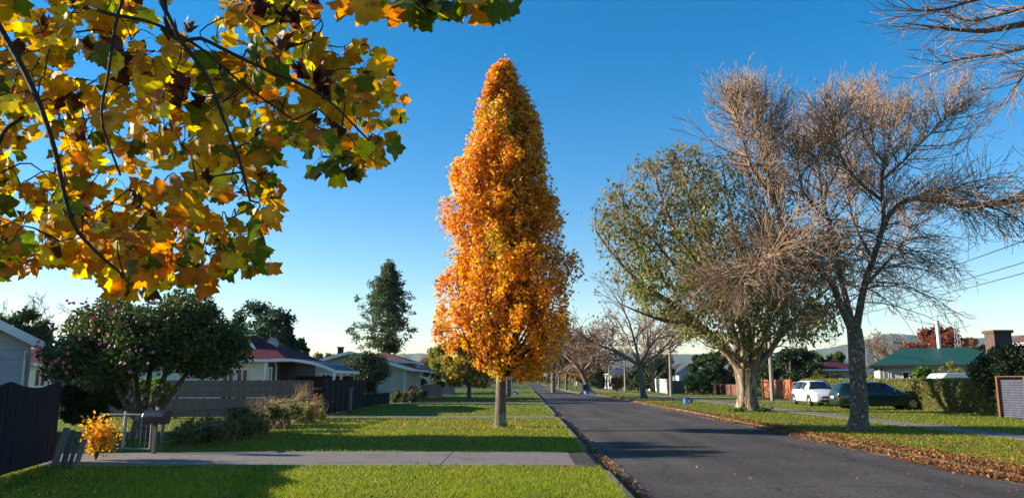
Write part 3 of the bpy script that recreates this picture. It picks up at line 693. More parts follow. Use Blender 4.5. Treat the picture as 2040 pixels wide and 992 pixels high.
house('maroon roofed house behind the clipped bush and white hatchback', xat(1640, 74), xat(1712, 74), 74, 81, zat(735, 74), zat(714, 74), 'x', (2.5, 2.5), .5, 'tan_wall', 'maroon_roof', 'white_paint', [('y-', xat(1660, 74), xat(1672, 74), 1.0, 2.0)])
house('white gabled cottage behind the brown fence', xat(1352, 110), xat(1395, 110), 110, 118, zat(743, 110), zat(722, 110), 'y', (0, 0), .5, 'white_wall', 'dark_roof', 'white_paint', [('y-', xat(1366, 110), xat(1374, 110), 1.1, 2.2)])
house('long white house with navy roof down the street on the right', xat(1217, 128), xat(1262, 128), 128, 138, zat(744, 128), zat(731, 128), 'x', (2, 2), .5, 'white_wall', 'slate_roof', 'white_paint', [('y-', xat(1222, 128), xat(1228, 128), .9, 2.0), ('y-', xat(1236, 128), xat(1244, 128), .9, 2.0)])
house('farthest blue roofed bungalow at the end of the right verge', xat(1150, 190), xat(1172, 190), 190, 200, zat(750, 190), zat(742, 190), 'x', (2, 2), .5, 'cream_wall', 'slate_roof', 'white_paint', [('y-', xat(1156, 190), xat(1162, 190), .9, 2.0)])
house('low brown bungalow beyond the far left fence', xat(900, 150), xat(960, 150), 150, 160, zat(748, 150), zat(738, 150), 'x', (2, 2), .5, 'tan_wall', 'brown_roof', 'white_paint', [('y-', xat(915, 150), xat(922, 150), .9, 2.0)])

# ================================================================== FENCES AND WALLS
def line_pts(a, b): return np.array(a, float), np.array(b, float)
def paling_fence(label, a, b, zt, mat, pw=.15, gap=.008, z0=.03, post=2.4, postmat=None, tiers=None, scallop=0, name='fence', group=None, jit=.01, th=.022, side=1, posttop=.0):
    a = np.array(a, float); b = np.array(b, float); L = np.linalg.norm(b-a); d = (b-a)/L; nrm = np.array((-d[1], d[0]))*side
    root = empty(name, (a[0], a[1], 0), math.atan2(d[1], d[0]), label, 'fence', group)
    rs = random.Random(int(L*1000)); x = 0; mb = MB()
    while x < L-.02:
        w_ = min(pw, L-x)
        for zz0, zz1 in (tiers or [(z0, zt)]):
            t = zz1 + rs.uniform(-jit, jit)
            if scallop: ph = (x % post)/post; t = zz1 - scallop*math.sin(math.pi*ph)
            o_ = rs.uniform(-.004, .004)
            mb.box(x+gap/2, x+w_-gap/2, (-.06-th)*side+o_, -.06*side+o_, zz0+rs.uniform(0, .01), t)
        x += pw
    mb.build('palings', M[mat], root)
    rl = MB()
    for zz0, zz1 in (tiers or [(z0, zt)]):
        for zr_ in ((zz0+.2), (zz1-.22)): rl.box(0, L, -.055*side if side > 0 else .055-.045, (-.055+.045) if side > 0 else .055, zr_-.035, zr_+.035)
    rl.build('rail', M[postmat or mat], root)
    x = 0; k = 0
    while x <= L+.01:
        p = MB(); xx = min(max(x, .055), L-.055); p.box(xx-.05, xx+.05, .0, .10, 0, zt-.06+posttop) if side > 0 else p.box(xx-.05, xx+.05, -.10, 0, 0, zt-.06+posttop)
        p.build('post', M[postmat or mat], root); x += post
    return root
fa = gnd(-60, 985); 
paling_fence('dark stained fence with scalloped top at the left edge', (-7.9, 10.2), (-9.1, 14.9), 1.52, 'black_stain', .10, .012, post=2.35, scallop=.11, jit=0)
paling_fence('weathered grey two tier paling fence running across behind the camellia', (-19.5, 31.6), (xat(627, 31.6), 31.6), 1.53, 'old_wood', .14, .012, post=2.6, tiers=[(.05, .80), (.84, 1.53)], jit=.012)
# its bark capping rail: a dark ledge between the tiers
def panel_fence(label, a, b, zt, mat, bay, z0=.02, group=None, post=.12):
    a = np.array(a, float); b = np.array(b, float); L = np.linalg.norm(b-a); d = (b-a)/L
    root = empty('fence', (a[0], a[1], 0), math.atan2(d[1], d[0]), label, 'fence', group); n = max(1, round(L/bay)); s = L/n; rs = random.Random(3)
    for i in range(n):
        mb = MB(); mb.box(i*s+post/2+.004, (i+1)*s-post/2-.004, -.02, .02, z0, zt-.03+rs.uniform(-.01, .01))
        for q in range(4): mb.box(i*s+post/2+.02+q*(s-post-.04)/4, i*s+post/2+.005+(q+1)*(s-post-.04)/4, -.032, -.0205, z0+.02, zt-.05)
        mb.build('panel', M[mat], root)
    for i in range(n+1):
        p = MB(); p.box(i*s-post/2, i*s+post/2, -.06, .06, 0, zt); p.build('post', M[mat], root)
    return root
panel_fence('tall black panel fence running away along the left verge', (xat(646, 33.7), 33.7), (xat(723, 43.8), 43.8), 1.55, 'black_stain', 1.25)
panel_fence('low black panel fence continuing beyond the tall one', (xat(724, 44.0), 44.0), (xat(775, 50), 50.0), .74, 'black_stain', .9)
# gate post and pots in the gap
def pot_plant(label, x, y, s, col):
    r = empty('potted_plant', (x, y, 0), 0, label, 'potted plant'); p = MB(); p.tube([(0,0,0),(0,0,.3*s),(0,0,.32*s),(0,0,.36*s)], [.11*s,.17*s,.19*s,.19*s], 12); p.build('pot', M['terracotta'], r)
    P, d = cloud(rng, [(0,0,.55*s)], [.24*s], 160); leaf_obj('foliage', rng, P, .09*s, col, M['leaf'], r)
pot_plant('terracotta pot of red foliage in the fence gap', xat(633, 33), 33.1, 1.2, pal((.35,.10,.04, 2), (.10,.14,.03, 1)))
pot_plant('small terracotta pot of green leaves in the fence gap', xat(640, 33.8), 33.9, .8, pal((.08,.16,.03, 1)))

# right side
paling_fence('bright red brown timber fence lit by the sun', (21, 68.0), (21, 60.8), 1.56, 'red_wood', .15, .01, post=2.4, side=-1, jit=.02, posttop=.22)
paling_fence('dull brown timber fence left of the big evergreen', (21, 88.0), (21, 70.6), 1.08, 'brown_wood', .15, .01, post=2.4, side=-1)
for i, (a, b) in enumerate((((18.3, 118), (17.6, 107)), ((17.6, 106.6), (16.95, 96)), ((16.9, 95.6), (16.3, 87)))):
    pass
bw = empty('boundary_wall', (16.3, 87, 0), 0, 'cream rendered boundary wall in bays on the right side', 'wall')
prev = (0.0, 0.0)
for i, q in enumerate(((.7, 8.8), (1.4, 20), (2.1, 31))):
    dx_, dy_ = q[0]-prev[0], q[1]-prev[1]; L = math.hypot(dx_, dy_); a_ = math.atan2(dy_, dx_)
    m = MB(); m.box(.2, L-.2, -.06, .06, 0, 1.62+.06*i); o = m.build('bay', M['cream_wall'], bw); o.location = (prev[0], prev[1], 0); o.rotation_euler = (0, 0, a_)
    m = MB(); m.box(-.17, .17, -.16, .16, 0, 1.72+.06*i); o = m.build('pier', M['tan_wall'], bw); o.location = (prev[0], prev[1], 0); o.rotation_euler = (0, 0, a_)
    prev = q
paling_fence('grey fence joining the cream wall at a right angle', (16.6, 87.0), (18.8, 88.5), 1.45, 'old_wood', .15, .01, post=2.2)
paling_fence('low pale picket fence in front of the green bushes', (17.2, 82.0), (19.3, 84), .95, 'pole_wood', .12, .05, post=2.0)
# corrugated fence at the right edge
cf = empty('fence', (19.95, 27.2, 0), R(90), 'corrugated grey iron fence with timber posts at the right edge', 'fence')
m = MB(); N_ = 30; V = []; fs = []
L = 5.4
for i in range(N_*2+1):
    z = .04 + 1.52*i/(N_*2); o_ = .022*math.cos(i*math.pi/2)
    V += [(0, o_, z), (L, o_, z)]
    if i: k = 2*i; fs.append((k-2, k-1, k+1, k))
m.add(V, fs); M['shaded_iron'] = surf('shaded_iron', (.085,.095,.13), (.055,.06,.085), 4, .6, spec=.25); m.build('sheet', M['shaded_iron'], cf)  # iron colour darkened to carry the shade of the bare tree
for x_ in (.0, 1.8, 3.6, 5.4): p = MB(); p.box(x_-.06, x_+.06, .02, .14, 0, 1.66); p.build('post', M['brown_wood'], cf)
m = MB(); m.box(-.06, L+.06, .0, .15, 1.662, 1.70); m.build('capping', M['brown_wood'], cf)
# tubular gate by white car
def tube_gate(label, a, b, zt, mat='galv', nrail=1, mesh_=False):
    a = np.array(a, float); b = np.array(b, float); L = np.linalg.norm(b-a); d = (b-a)/L
    r = empty('gate', (a[0], a[1], 0), math.atan2(d[1], d[0]), label, 'gate')
    m = MB(); m.tube([(0,0,.08),(0,0,zt)], .022, 8); m.tube([(L,0,.08),(L,0,zt)], .022, 8); m.tube([(0,0,zt),(L,0,zt)], .022, 8); m.tube([(0,0,.08),(L,0,.08)], .022, 8)
    if nrail: m.tube([(L*.5,0,.08),(L*.5,0,zt)], .016, 6)
    m.build('frame', M[mat], r)
    w_ = MB(); k = int(L/.12)
    for i in range(1, k): w_.tube([(i*L/k,0,.08),(i*L/k,0,zt)], .0022, 3, False)
    for i in range(1, int(zt/.12)): w_.tube([(0,0,.08+i*.12),(L,0,.08+i*.12)], .0022, 3, False)
    w_.build('wire_mesh', M[mat], r); return r
M['old_steel'] = surf('old_steel', (.20,.20,.20), (.13,.13,.13), 6, .6)
tube_gate('grey tube farm gate beside the letterbox', (xat(200, 16.9, 860), 16.9), (xat(301, 16.7, 860), 16.7), .80, 'old_steel')
tube_gate('tall pipe gate between the red fence and white hatchback', (21, 60.4), (21, 57.0), 1.35)
gp = MB(); x_ = xat(310, 16.75, 860); gp.tube([(x_, 16.75, 0), (x_+.01, 16.75, .95)], .035, 8); gp.tube([(x_, 16.75, .95), (x_, 16.75, .97)], [.04, .02], 8); tag(gp.build('gate_post', M['galv']), 'thin metal gate post beneath the letterbox', 'post')
gp = MB(); x_ = xat(244, 16.95, 860); gp.tube([(x_, 17.0, 0), (x_+.01, 17.0, .86)], .028, 8); tag(gp.build('gate_post', M['galv']), 'metal post midway along the farm gate', 'post')
# letterbox
lx = xat(311, 16.5, 833); lb = empty('letterbox', (lx+.03, 16.45, 0), R(-8), 'rounded dark blue letterbox on a post by the gate', 'letterbox')
prof_ = [(-.12, 0), (.12, 0), (.155, .07), (.165, .16), (.14, .235), (.08, .28), (0, .295), (-.08, .28), (-.14, .235), (-.165, .16), (-.155, .07)]
m = MB(); m.prism([(y_, z_+.62) for y_, z_ in prof_], 'x', -.24, .24); m.build('box', M['navy_plastic'], lb, bevel=.02)
m = MB(); m.prism([(y_*1.06, z_*1.02+.622) for y_, z_ in prof_[3:10]], 'x', .245, .27); m.build('lid', M['navy_plastic'], lb)
m = MB(); m.box(-.12, .12, -.175, -.168, .74, .79); m.build('slot', M['black_plastic'], lb)
m = MB(); m.box(-.04, .03, -.04, .03, 0, .62); m.build('post', M['old_wood'], lb)
# leaning boards
for i, (px, pt, pb, lean, lab) in enumerate(((119, 853, 945, .08, 'pale board leaning at the end of the dark fence'), (135, 858, 938, .03, 'grey board upright behind the pale leaning board'), (148, 862, 940, .05, 'narrow grey board in the middle of the leaning boards'), (160, 876, 945, .03, 'short board nearest the yellow shrub'))):
    q = gnd(px, pb-6+i*0); m = MB(); Y_ = 14.2-.05*i; x_ = xat(px, Y_, 900); zt_ = zat(pt, Y_)
    m.beam((x_-lean*.3, Y_-.1, 0), (x_+lean*.6, Y_+.08, zt_), (.12, .10, .07, .09)[i], .03, up=(0, 1, 0)); tag(m.build('board', M['old_wood' if i in (1, 2) else 'pole_wood']), lab, 'board')
# wire fence with posts under the weeds
wf = empty('wire_fence', (-7.95, 17, 0), 0, 'low wire fence overgrown with weeds along the left lawn', 'fence')
for i, y_ in enumerate((17.0, 19.4, 21.8, 24.2, 26.6, 29.0, 31.3)):
    m = MB(); m.tube([(-.03*i, y_-17, 0), (-.03*i+.02, y_-17, .82)], .04, 6); m.build('post', M['old_wood'], wf)
m = MB()
for z_ in (.2, .4, .6): m.tube([(0, 0, z_), (-.18, 14.2, z_)], .004, 3, False)
m.build('wire', M['galv'], wf); m = MB(); m.tube([(0, 0, .82), (-.09, 7, .79), (-.18, 14.2, .82)], .028, 6); m.build('top_rail', M['old_wood'], wf)
# far left low fences
paling_fence('low grey fence beyond the round shrub', (xat(783, 56), 56), (xat(835, 62), 62), .8, 'old_wood', .15, .05, post=2)
paling_fence('far weathered fence beyond the small car', (xat(835, 66), 66), (xat(880, 72), 72), 1.1, 'old_wood', .15, .02, post=2.2)
paling_fence('far pale fence beside the white shed', (xat(880, 80), 80), (xat(905, 88), 88), 1.25, 'pole_wood', .15, .02, post=2.2)
paling_fence('far fence along the right verge beyond the bins', (15.8, 150), (17, 124), 1.3, 'old_wood', .2, .02, post=3)
# ================================================================== POLES, WIRES, BINS
def pole(label, x, y, h, r=.14, arm=True, group='power poles along the right verge'):
    o = empty('power_pole', (x, y, 0), 0, label, 'power pole', group)
    m = MB(); m.tube([(0,0,0),(0,0,h*.5),(.02,0,h)], [r, r*.9, r*.75], 10); m.build('shaft', M['pole_wood'], o)
    if arm:
        m = MB(); m.box(-.75, .75, -.05, .05, h-.35, h-.24); m.build('crossarm', M['pole_wood'], o)
        for q in (-.65, -.3, .3, .65): m = MB(); m.tube([(q,0,h-.24),(q,0,h-.18),(q,0,h-.12)], [.03,.045,.03], 8); m.build('insulator', M['white_paint'], o)
    return o
pole('weathered power pole in front of the red fence', 18.9, 59, 5.9, .17)
pole('grey power pole beside the cream wall', 14.1, 74, 5.2, .15, arm=False)
pole('distant pole left of the bare street tree', xat(1245, 108), 108, 4.6, .16, arm=False)
pole('farther pole beside the leaning brown tree', xat(1214, 118), 118, 4.4, .15, arm=False)
pole('near power pole out of view beside the right verge', 13.9, 1.0, 6.6, .17)
wm = M['trim']
def wire(label, a, b, sag=.3, r=.012):
    a = Vector(a); b = Vector(b); pts = []
    for i in range(25):
        t = i/24; p = a.lerp(b, t); p.z -= sag*4*t*(1-t); pts.append(p)
    m = MB(); m.tube(pts, r, 5, False); tag(m.build('overhead_wire', wm), label, 'wire', 'overhead wires at the right')
def thru(px1, py1, Y1, x0, y0): pass
wire('uppermost overhead wire at the right edge of the sky', (18.3, 59, 5.72), (13.3, 1.0, 6.5), .55, .013)
wire('middle overhead wire crossing the right sky', (18.9, 59, 5.42), (13.9, 1.0, 5.95), .55, .012)
wire('lowest overhead wire crossing the right sky', (19.4, 59, 5.30), (14.4, 1.0, 5.7), .55, .012)
def crate(label, px, Y, w_=.5, d_=.38, h_=.30, rz=.2, group='blue recycling crates'):
    x = xat(px, Y, 790); o = empty('recycling_crate', (x, Y, 0), rz, label, 'crate', group)
    m = MB(); t = .02
    m.box(-w_/2, w_/2, -d_/2, d_/2, .0, .02)
    m.box(-w_/2, w_/2, -d_/2, -d_/2+t, .021, h_); m.box(-w_/2, w_/2, d_/2-t, d_/2, .021, h_); m.box(-w_/2, -w_/2+t, -d_/2+t, d_/2-t, .021, h_); m.box(w_/2-t, w_/2, -d_/2+t, d_/2-t, .021, h_)
    m.build('tub', M['blue_plastic'], o)
    m = MB(); m.box(-w_/2-.02, w_/2+.02, -d_/2-.02, -d_/2-.001, h_-.04, h_+.002); m.box(-w_/2-.02, w_/2+.02, d_/2+.001, d_/2+.02, h_-.04, h_+.002); m.box(-w_/2-.02, -w_/2-.001, -d_/2, d_/2, h_-.04, h_); m.box(w_/2+.001, w_/2+.02, -d_/2, d_/2, h_-.04, h_); m.build('rim', M['blue_plastic'], o)
    m = MB(); m.box(-w_*.22, w_*.2, -d_/2-.006, -d_/2-.001, h_*.25, h_*.75); m.build('label_panel', M['white_paint'], o)
    m = MB(); rs = random.Random(int(px))
    for k in range(7): a, b = rs.uniform(-.16, .16), rs.uniform(-.1, .1); m.tube([(a, b, .1), (a+.03, b, h_+rs.uniform(0, .06)), (a+.035, b, h_+.08)], [.035, .033, .012], 7)
    m.build('bottles', M['glass'], o)
crate('blue recycling crate on the grass beside the big evergreen tree', 1370, 52)
crate('blue recycling crate at the foot of the leaning brown tree', 1181, 84, rz=.1)
crate('blue recycling crate left of the wheelie bin', 1168, 86, .4, .35, .34, .5)
crate('blue recycling crate behind the orange tree trunk', 1026, 80, rz=-.2)
o = empty('wheelie_bin', (xat(1164, 88, 780), 88, 0), .3, 'dark wheelie bin on the verge down the street', 'bin')
m = MB(); m.add([(-.22,-.25,.08),(.22,-.25,.08),(.22,.2,.08),(-.22,.2,.08),(-.29,-.33,.98),(.29,-.33,.98),(.29,.3,.98),(-.29,.3,.98)], [(0,3,2,1),(4,5,6,7),(0,1,5,4),(1,2,6,5),(2,3,7,6),(3,0,4,7)]); m.build('body', M['black_plastic'], o)
m = MB(); m.box(-.31, .31, -.36, .33, .985, 1.04); m.build('lid', M['black_plastic'], o)
for s in (-1, 1): m = MB(); m.tube([(s*.25, .24, .1), (s*.31, .24, .1)], .1, 12); m.build('wheel', M['tyre'], o)
for px, pt, Y, lab in ((1019, 757, 69, 'white marker post right of the orange tree trunk'), (1038, 766, 84, 'farther white marker post by the left kerb')):
    m = MB(); x = xat(px, Y, 780); m.box(x-.07, x+.07, Y-.04, Y+.04, 0, zat(pt, Y)); m.box(x-.075, x+.075, Y-.045, Y+.045, zat(pt, Y)+.001, zat(pt, Y)+.03); tag(m.build('marker_post', M['white_paint']), lab, 'post', 'white marker posts')
# curved street lamp far behind the cream house
o = empty('street_lamp', (xat(497, 75), 75, 0), 0, 'curved white street lamp rising behind the maroon roof', 'street lamp')
P = spline([(0,0,0),(0,0,4.0),(-.05,0,zat(662,75)),(-.35,0,zat(650,75)),(-.9,0,zat(645,75)),(-1.35,0,zat(647,75))], 24); m = MB(); m.tube(P, np.linspace(.09, .045, 24), 8); m.build('column', M['steel'], o)
m = MB(); m.box(-1.75, -1.3, -.1, .1, zat(647,75)-.05, zat(647,75)+.06); m.build('lamp_head', M['steel'], o)
# thin antennas over left roofs
for px, pt, Y in ((545, 690, 66), (858, 720, 120)):
    m = MB(); x = xat(px, Y); zt_ = zat(pt, Y); m.tube([(x, Y, 0), (x, Y, zt_)], .035, 6); m.beam((x-.6, Y, zt_-.1), (x+.6, Y, zt_-.1), .03, .03)
    for q in (-.5, -.2, .1, .4): m.beam((x+q, Y-.3, zt_-.1), (x+q, Y+.3, zt_-.1), .02, .02)
    tag(m.build('aerial', M['galv']), 'television aerial above the carport' if px == 545 else 'television aerial beyond the small white shed', 'aerial')

# ================================================================== CARS
def car(label, x, y, heading, body, L=4.4, W=1.74, H=1.46, kind='hatch', name='car', extras=True):
    """+x of the local frame is the nose"""
    o = empty(name, (x, y, 0), heading, label, 'car')
    if kind == 'hatch':   # station, half width, bottom, belt, top, top half width
        ST = [(-.50,.70,.42,.74,.80,.55),(-.485,.84,.26,.80,.92,.62),(-.455,.90,.22,.86,1.06,.62),(-.40,.95,.20,.92,1.36,.60),(-.36,.97,.19,.93,1.43,.61),(-.20,1.0,.19,.93,1.46,.64),(0,1.0,.19,.91,1.455,.65),(.10,1.0,.19,.89,1.40,.64),(.165,1.0,.19,.88,1.24,.66),(.28,.99,.19,.86,.96,.72),(.34,.98,.19,.82,.88,.70),(.43,.93,.20,.72,.80,.66),(.475,.84,.22,.62,.70,.58),(.50,.66,.28,.50,.58,.46)]
        cab = (3, 9)
    else:
        ST = [(-.50,.72,.40,.70,.78,.58),(-.49,.86,.28,.84,.90,.66),(-.475,.92,.24,.90,.98,.66),(-.43,.96,.22,.93,1.34,.60),(-.38,.98,.20,.93,1.40,.61),(-.20,1.0,.20,.92,1.44,.63),(-.02,1.0,.20,.90,1.44,.64),(.06,1.0,.20,.88,1.39,.63),(.12,1.0,.20,.87,1.22,.65),(.225,.99,.20,.84,.91,.72),(.32,.98,.20,.78,.84,.68),(.43,.93,.21,.70,.76,.64),(.48,.84,.23,.60,.66,.56),(.50,.66,.28,.46,.54,.44)]
        cab = (3, 9)
    hw = W/2; V = []
    for s, w_, zb, zm, zt, tw in ST:
        k = hw*w_; sc = H/1.46; zb, zm, zt = zb*sc, zm*sc, zt*sc
        half = [(.80*k, zb), (.97*k, zb+.08), (k, zb+.26*(zm-zb)+.05), (k*.995, zb+.72*(zm-zb)), (k*.96, zm), (hw*tw*1.02 if zt-zm > .2 else k*.90, zt-.06 if zt-zm > .2 else zt-.03), (hw*tw*.9, zt-.012), (0, zt+.012)]
        row = half + [(-a, b) for a, b in half[-2::-1]]
        V += [(s*L, a, b) for a, b in row]
    nr = 15; fs = []
    for i in range(len(ST)-1):
        for j in range(nr-1): a = i*nr+j; fs.append((a, a+nr, a+nr+1, a+1))
        fs.append((i*nr, i*nr+nr-1, (i+1)*nr+nr-1, (i+1)*nr))
    fs.append(tuple(range(nr))); fs.append(tuple((len(ST)-1)*nr+j for j in range(nr))[::-1])
    V = np.array(V); b = MB(); b.add(V, fs); bo = b.build('body', M[body], o, smooth=True)
    for p in bo.data.polygons: p.use_smooth = True
    bo.data.set_sharp_from_angle(angle=R(38))
    def panel(name, quads, mat, off=.008, shrink=.04, parent=o):
        mb = MB()
        P = np.array([[V[i] for i in q] for q in quads]); c = P.reshape(-1, 3).mean(0)
        for q in P:
            nn = np.cross(q[2]-q[0], q[3]-q[1]); nn = nn/np.linalg.norm(nn)
            cc = q.mean(0); mid = np.array((cc[0], 0, .6))
            if np.dot(nn, cc-mid) < 0: nn = -nn
            mb.add(q + (c-q)*shrink + nn*off, [(0,1,2,3)])
        return mb.build(name, M[mat], parent)
    def st(i, j): return i*nr+j
    # side windows: between belt (4) and roof edge (5)
    for side in (0, 1):
        a, b_ = (4, 5) if side == 0 else (nr-5, nr-6)
        for i0, i1, nm in ((4, 5, 'window'), (5, 6, 'window'), (6, 8, 'window')):
            panel(nm, [(st(i, a), st(i+1, a), st(i+1, b_), st(i, b_)) for i in range(i0, i1)], 'car_glass', .012, .07)
    ws = [(st(8, j), st(9, j), st(9, j+1), st(8, j+1)) for j in range(5, nr-6)] + [(st(7, j), st(8, j), st(8, j+1), st(7, j+1)) for j in range(6, nr-7)]
    panel('windscreen', ws, 'car_glass', .012, .05)
    panel('rear_window', [(st(2, j), st(3, j), st(3, j+1), st(2, j+1)) for j in range(5, nr-6)], 'car_glass', .012, .07)
    r = .31
    for sx in ((-.5+.17)*L if kind == 'hatch' else (-.5+.2)*L, (.5-.185)*L):
        for s in (-1, 1):
            wn = MB(); wn.tube([(sx, s*(hw-.19), r), (sx, s*(hw-.005), r), (sx, s*(hw+.005), r)], [r, r, r*.93], 28); wo = wn.build('tyre', M['tyre'], None)
            root = bpy.data.objects.new('wheel', None); bpy.data.objects.remove(root)
            wo.name = 'wheel'; wo.parent = o
            rm = MB(); rm.tube([(sx, s*(hw+.006), r), (sx, s*(hw+.014), r)], [r*.66, r*.62], 20)
            rm.build('rim', M['rim'], wo)
            sp = MB()
            for k in range(5):
                t = k*2*math.pi/5+.3
                t2 = t+.63; sp.add([(sx+.05*math.cos(t2), s*(hw+.018), r+.05*math.sin(t2)), (sx+.18*math.cos(t2-.22), s*(hw+.018), r+.18*math.sin(t2-.22)), (sx+.18*math.cos(t2+.22), s*(hw+.018), r+.18*math.sin(t2+.22))], [(0,1,2)])
            sp.build('spoke_gap', M['trim'], wo)
            ar = MB(); ar.tube([(sx, s*(hw-.12), r+.015), (sx, s*(hw+.0025), r+.015)], r+.065, 28); ar.build('wheel_arch', M['trim'], o)
    # lights, bumper, plate, mirrors
    for s in (-1, 1):
        hl = MB(); P_ = [(.475, .60, .68), (.435, .80, .74), (.40, .88, .75), (.43, .88, .64), (.478, .74, .60)]
        hl.add([(a*L+.03, s*b_*hw*1.02, c*H/1.46) for a, b_, c in P_], [(0,1,2,3,4)]); hl.add([(a*L+.028, s*b_*hw*1.02, c*H/1.46) for a, b_, c in P_], [(4,3,2,1,0)]); hl.build('headlight', M['clear_lens'], o)
        tl = MB(); z0 = .62 if kind != 'hatch' else .84
        tl.box(-.497*L, -.455*L, s*hw*.60 if s > 0 else -hw*.90, s*hw*.90 if s > 0 else -hw*.60, z0, z0+.15 if kind != 'hatch' else z0+.2); tl.build('tail_light', M['red_lens'], o)
        mr = MB(); mr.box(.12*L, .155*L, min(s*(hw-.02), s*(hw+.17)), max(s*(hw-.02), s*(hw+.17)), .90, 1.03); mr.build('mirror', M[body], o, bevel=.02)
        fg = MB(); fg.tube([(.47*L, s*hw*.62, .33), (.488*L, s*hw*.62, .33)], .055, 10); fg.build('fog_lamp', M['clear_lens'], o)
        for xx in (.0, -.22): h = MB(); h.box(xx*L-.09, xx*L+.09, min(s*(hw-.01), s*(hw+.02)), max(s*(hw-.01), s*(hw+.02)), .79, .82); h.build('door_handle', M[body], o)
        ln = MB()
        for xx in (.155, -.045, -.235): ln.box(xx*L-.006, xx*L+.006, min(s*(hw-.02), s*(hw+.003)), max(s*(hw-.02), s*(hw+.003)), .30, .86)
        ln.build('door_seam', M['trim'], o)
        sl_ = MB(); sl_.box(-.28*L, .26*L, min(s*(hw-.05), s*(hw+.004)), max(s*(hw-.05), s*(hw+.004)), .19, .27); sl_.build('sill', M['trim'], o)
    gr = MB(); gr.box(.485*L, .506*L, -.34, .34, .50, .58); gr.box(.488*L, .508*L, -.42, .42, .26, .37); gr.build('grille', M['trim'], o)
    pl = MB(); pl.box(.509*L, .513*L, -.18, .18, .39, .48); pl.build('number_plate', M['plate'], o)
    pl = MB(); pl.box(-.508*L, -.496*L, -.22, .22, .58, .70); pl.build('number_plate', M['plate'], o)
    return o
wx = 18.0
car('white five door hatchback parked facing the camera on the right lawn', wx, 48.0, R(-92), 'white_car', 4.4, 1.76, 1.50)
car('dark green station wagon parked with its nose in the hedge', (xat(1656, 41.5)+xat(1838, 41.5))/2, 41.7, R(-3), 'green_car', 4.65, 1.72, 1.45, kind='wagon')
car('silver car parked behind the white hatchback and green wagon', 20.1, 53.0, R(-80), 'silver_car', 4.5, 1.75, 1.42, kind='wagon')
car('small grey car parked far off before the white house on the left', xat(818, 76), 76, R(-75), 'silver_car', 4.2, 1.7, 1.45)
# white van roof behind the hedge
o = empty('van', (xat(1945, 44), 44.5, 0), R(0), 'white van whose roof shows above the hedge', 'van')
m = MB(); pr = [(-2.2,.3),(2.1,.3),(2.25,.9),(1.75,1.15),(1.35,1.72),(1.0,1.9),(-1.9,1.92),(-2.15,1.7),(-2.25,.9)]; m.prism(pr, 'y', -.85, .85); m.build('body', M['white_car'], o, bevel=.08)
for s in (-1, 1):
    m = MB(); m.box(-1.9, .9, min(s*.856, s*.862), max(s*.856, s*.862), 1.2, 1.65); m.build('window', M['car_glass'], o)
    for xx in (-1.4, 1.45): m = MB(); m.tube([(xx, s*.72, .32), (xx, s*.88, .32)], .32, 20); m.build('wheel', M['tyre'], o)
m = MB(); m.add([(1.785,-.7,1.2),(1.785,.7,1.2),(1.41,.65,1.68),(1.41,-.65,1.68)], [(0,1,2,3)]); m.build('windscreen', M['car_glass'], o)

# ================================================================== TREES AND PLANTS
def plant_root(name, x, y, label, cat, group=None): return empty(name, (x, y, 0), 0, label, cat, group)
def loc(P, x, y): Q = np.array(P, float); Q[..., 0] -= x; Q[..., 1] -= y; return Q

def inpoly(x, y, poly):
    c = False; n = len(poly)
    for i in range(n):
        x1, y1 = poly[i]; x2, y2 = poly[(i+1) % n]
        if (y1 > y) != (y2 > y) and x < (x2-x1)*(y-y1)/(y2-y1)+x1: c = not c
    return c
# ---------- orange tulip tree
OT = gnd(997, 850); OX, OY = OT.x, OT.y
prof = [(108,1005,1010),(130,984,1020),(150,974,1030),(200,958,1046),(250,940,1070),(290,926,1082),(305,920,1088),(330,898,1096),(345,892,1100),(400,884,1116),(450,878,1130),(480,878,1150),(520,885,1156),(570,880,1150),(620,871,1142),(660,868,1132),(685,880,1114),(705,912,1096),(730,955,1092),(762,1020,1088)]
ZZ = np.array([zat(p[0], OY) for p in prof])[::-1]; RL = np.array([(1006-p[1])/1512*OY*1.0 for p in prof])[::-1]; RR = np.array([(p[2]-1006)/1512*OY*(1.06 if p[0] > 380 else 1.02) for p in prof])[::-1]
axx = xat(1006, OY)-OX
def orad(z, th):
    rl = np.interp(z, ZZ, RL, left=.2, right=.05); rr = np.interp(z, ZZ, RR, left=.2, right=.05)
    c = np.cos(th); k = (c+1)/2
    return (rl*(1-k)+rr*k)*(1+.10*np.sin(3*th+z*1.3)+.07*np.sin(5*th-z*2.1+1))
tr = plant_root('tulip_tree', OX, OY, 'tall columnar tree with blazing orange leaves on the left verge', 'tree')
rng = np.random.default_rng(21)
ztop = ZZ[-1]
tp = spline([(0,0,-.05),(.0,0,.5),(.02,0,1.6),(.06,.02,3.5),(axx,0,7),(axx+.03,0,11),(axx,0,ztop-.1)], 26); trd = np.interp(tp[:, 2], [0,.25,1.6,4,8,12,14], [.27,.19,.165,.13,.085,.04,.012])
make_twigs('trunk', [(tp, trd, 12)], M['bark_tulip'], tr)
limbs = []; pts_l = []; dirs_l = []
nl = 190
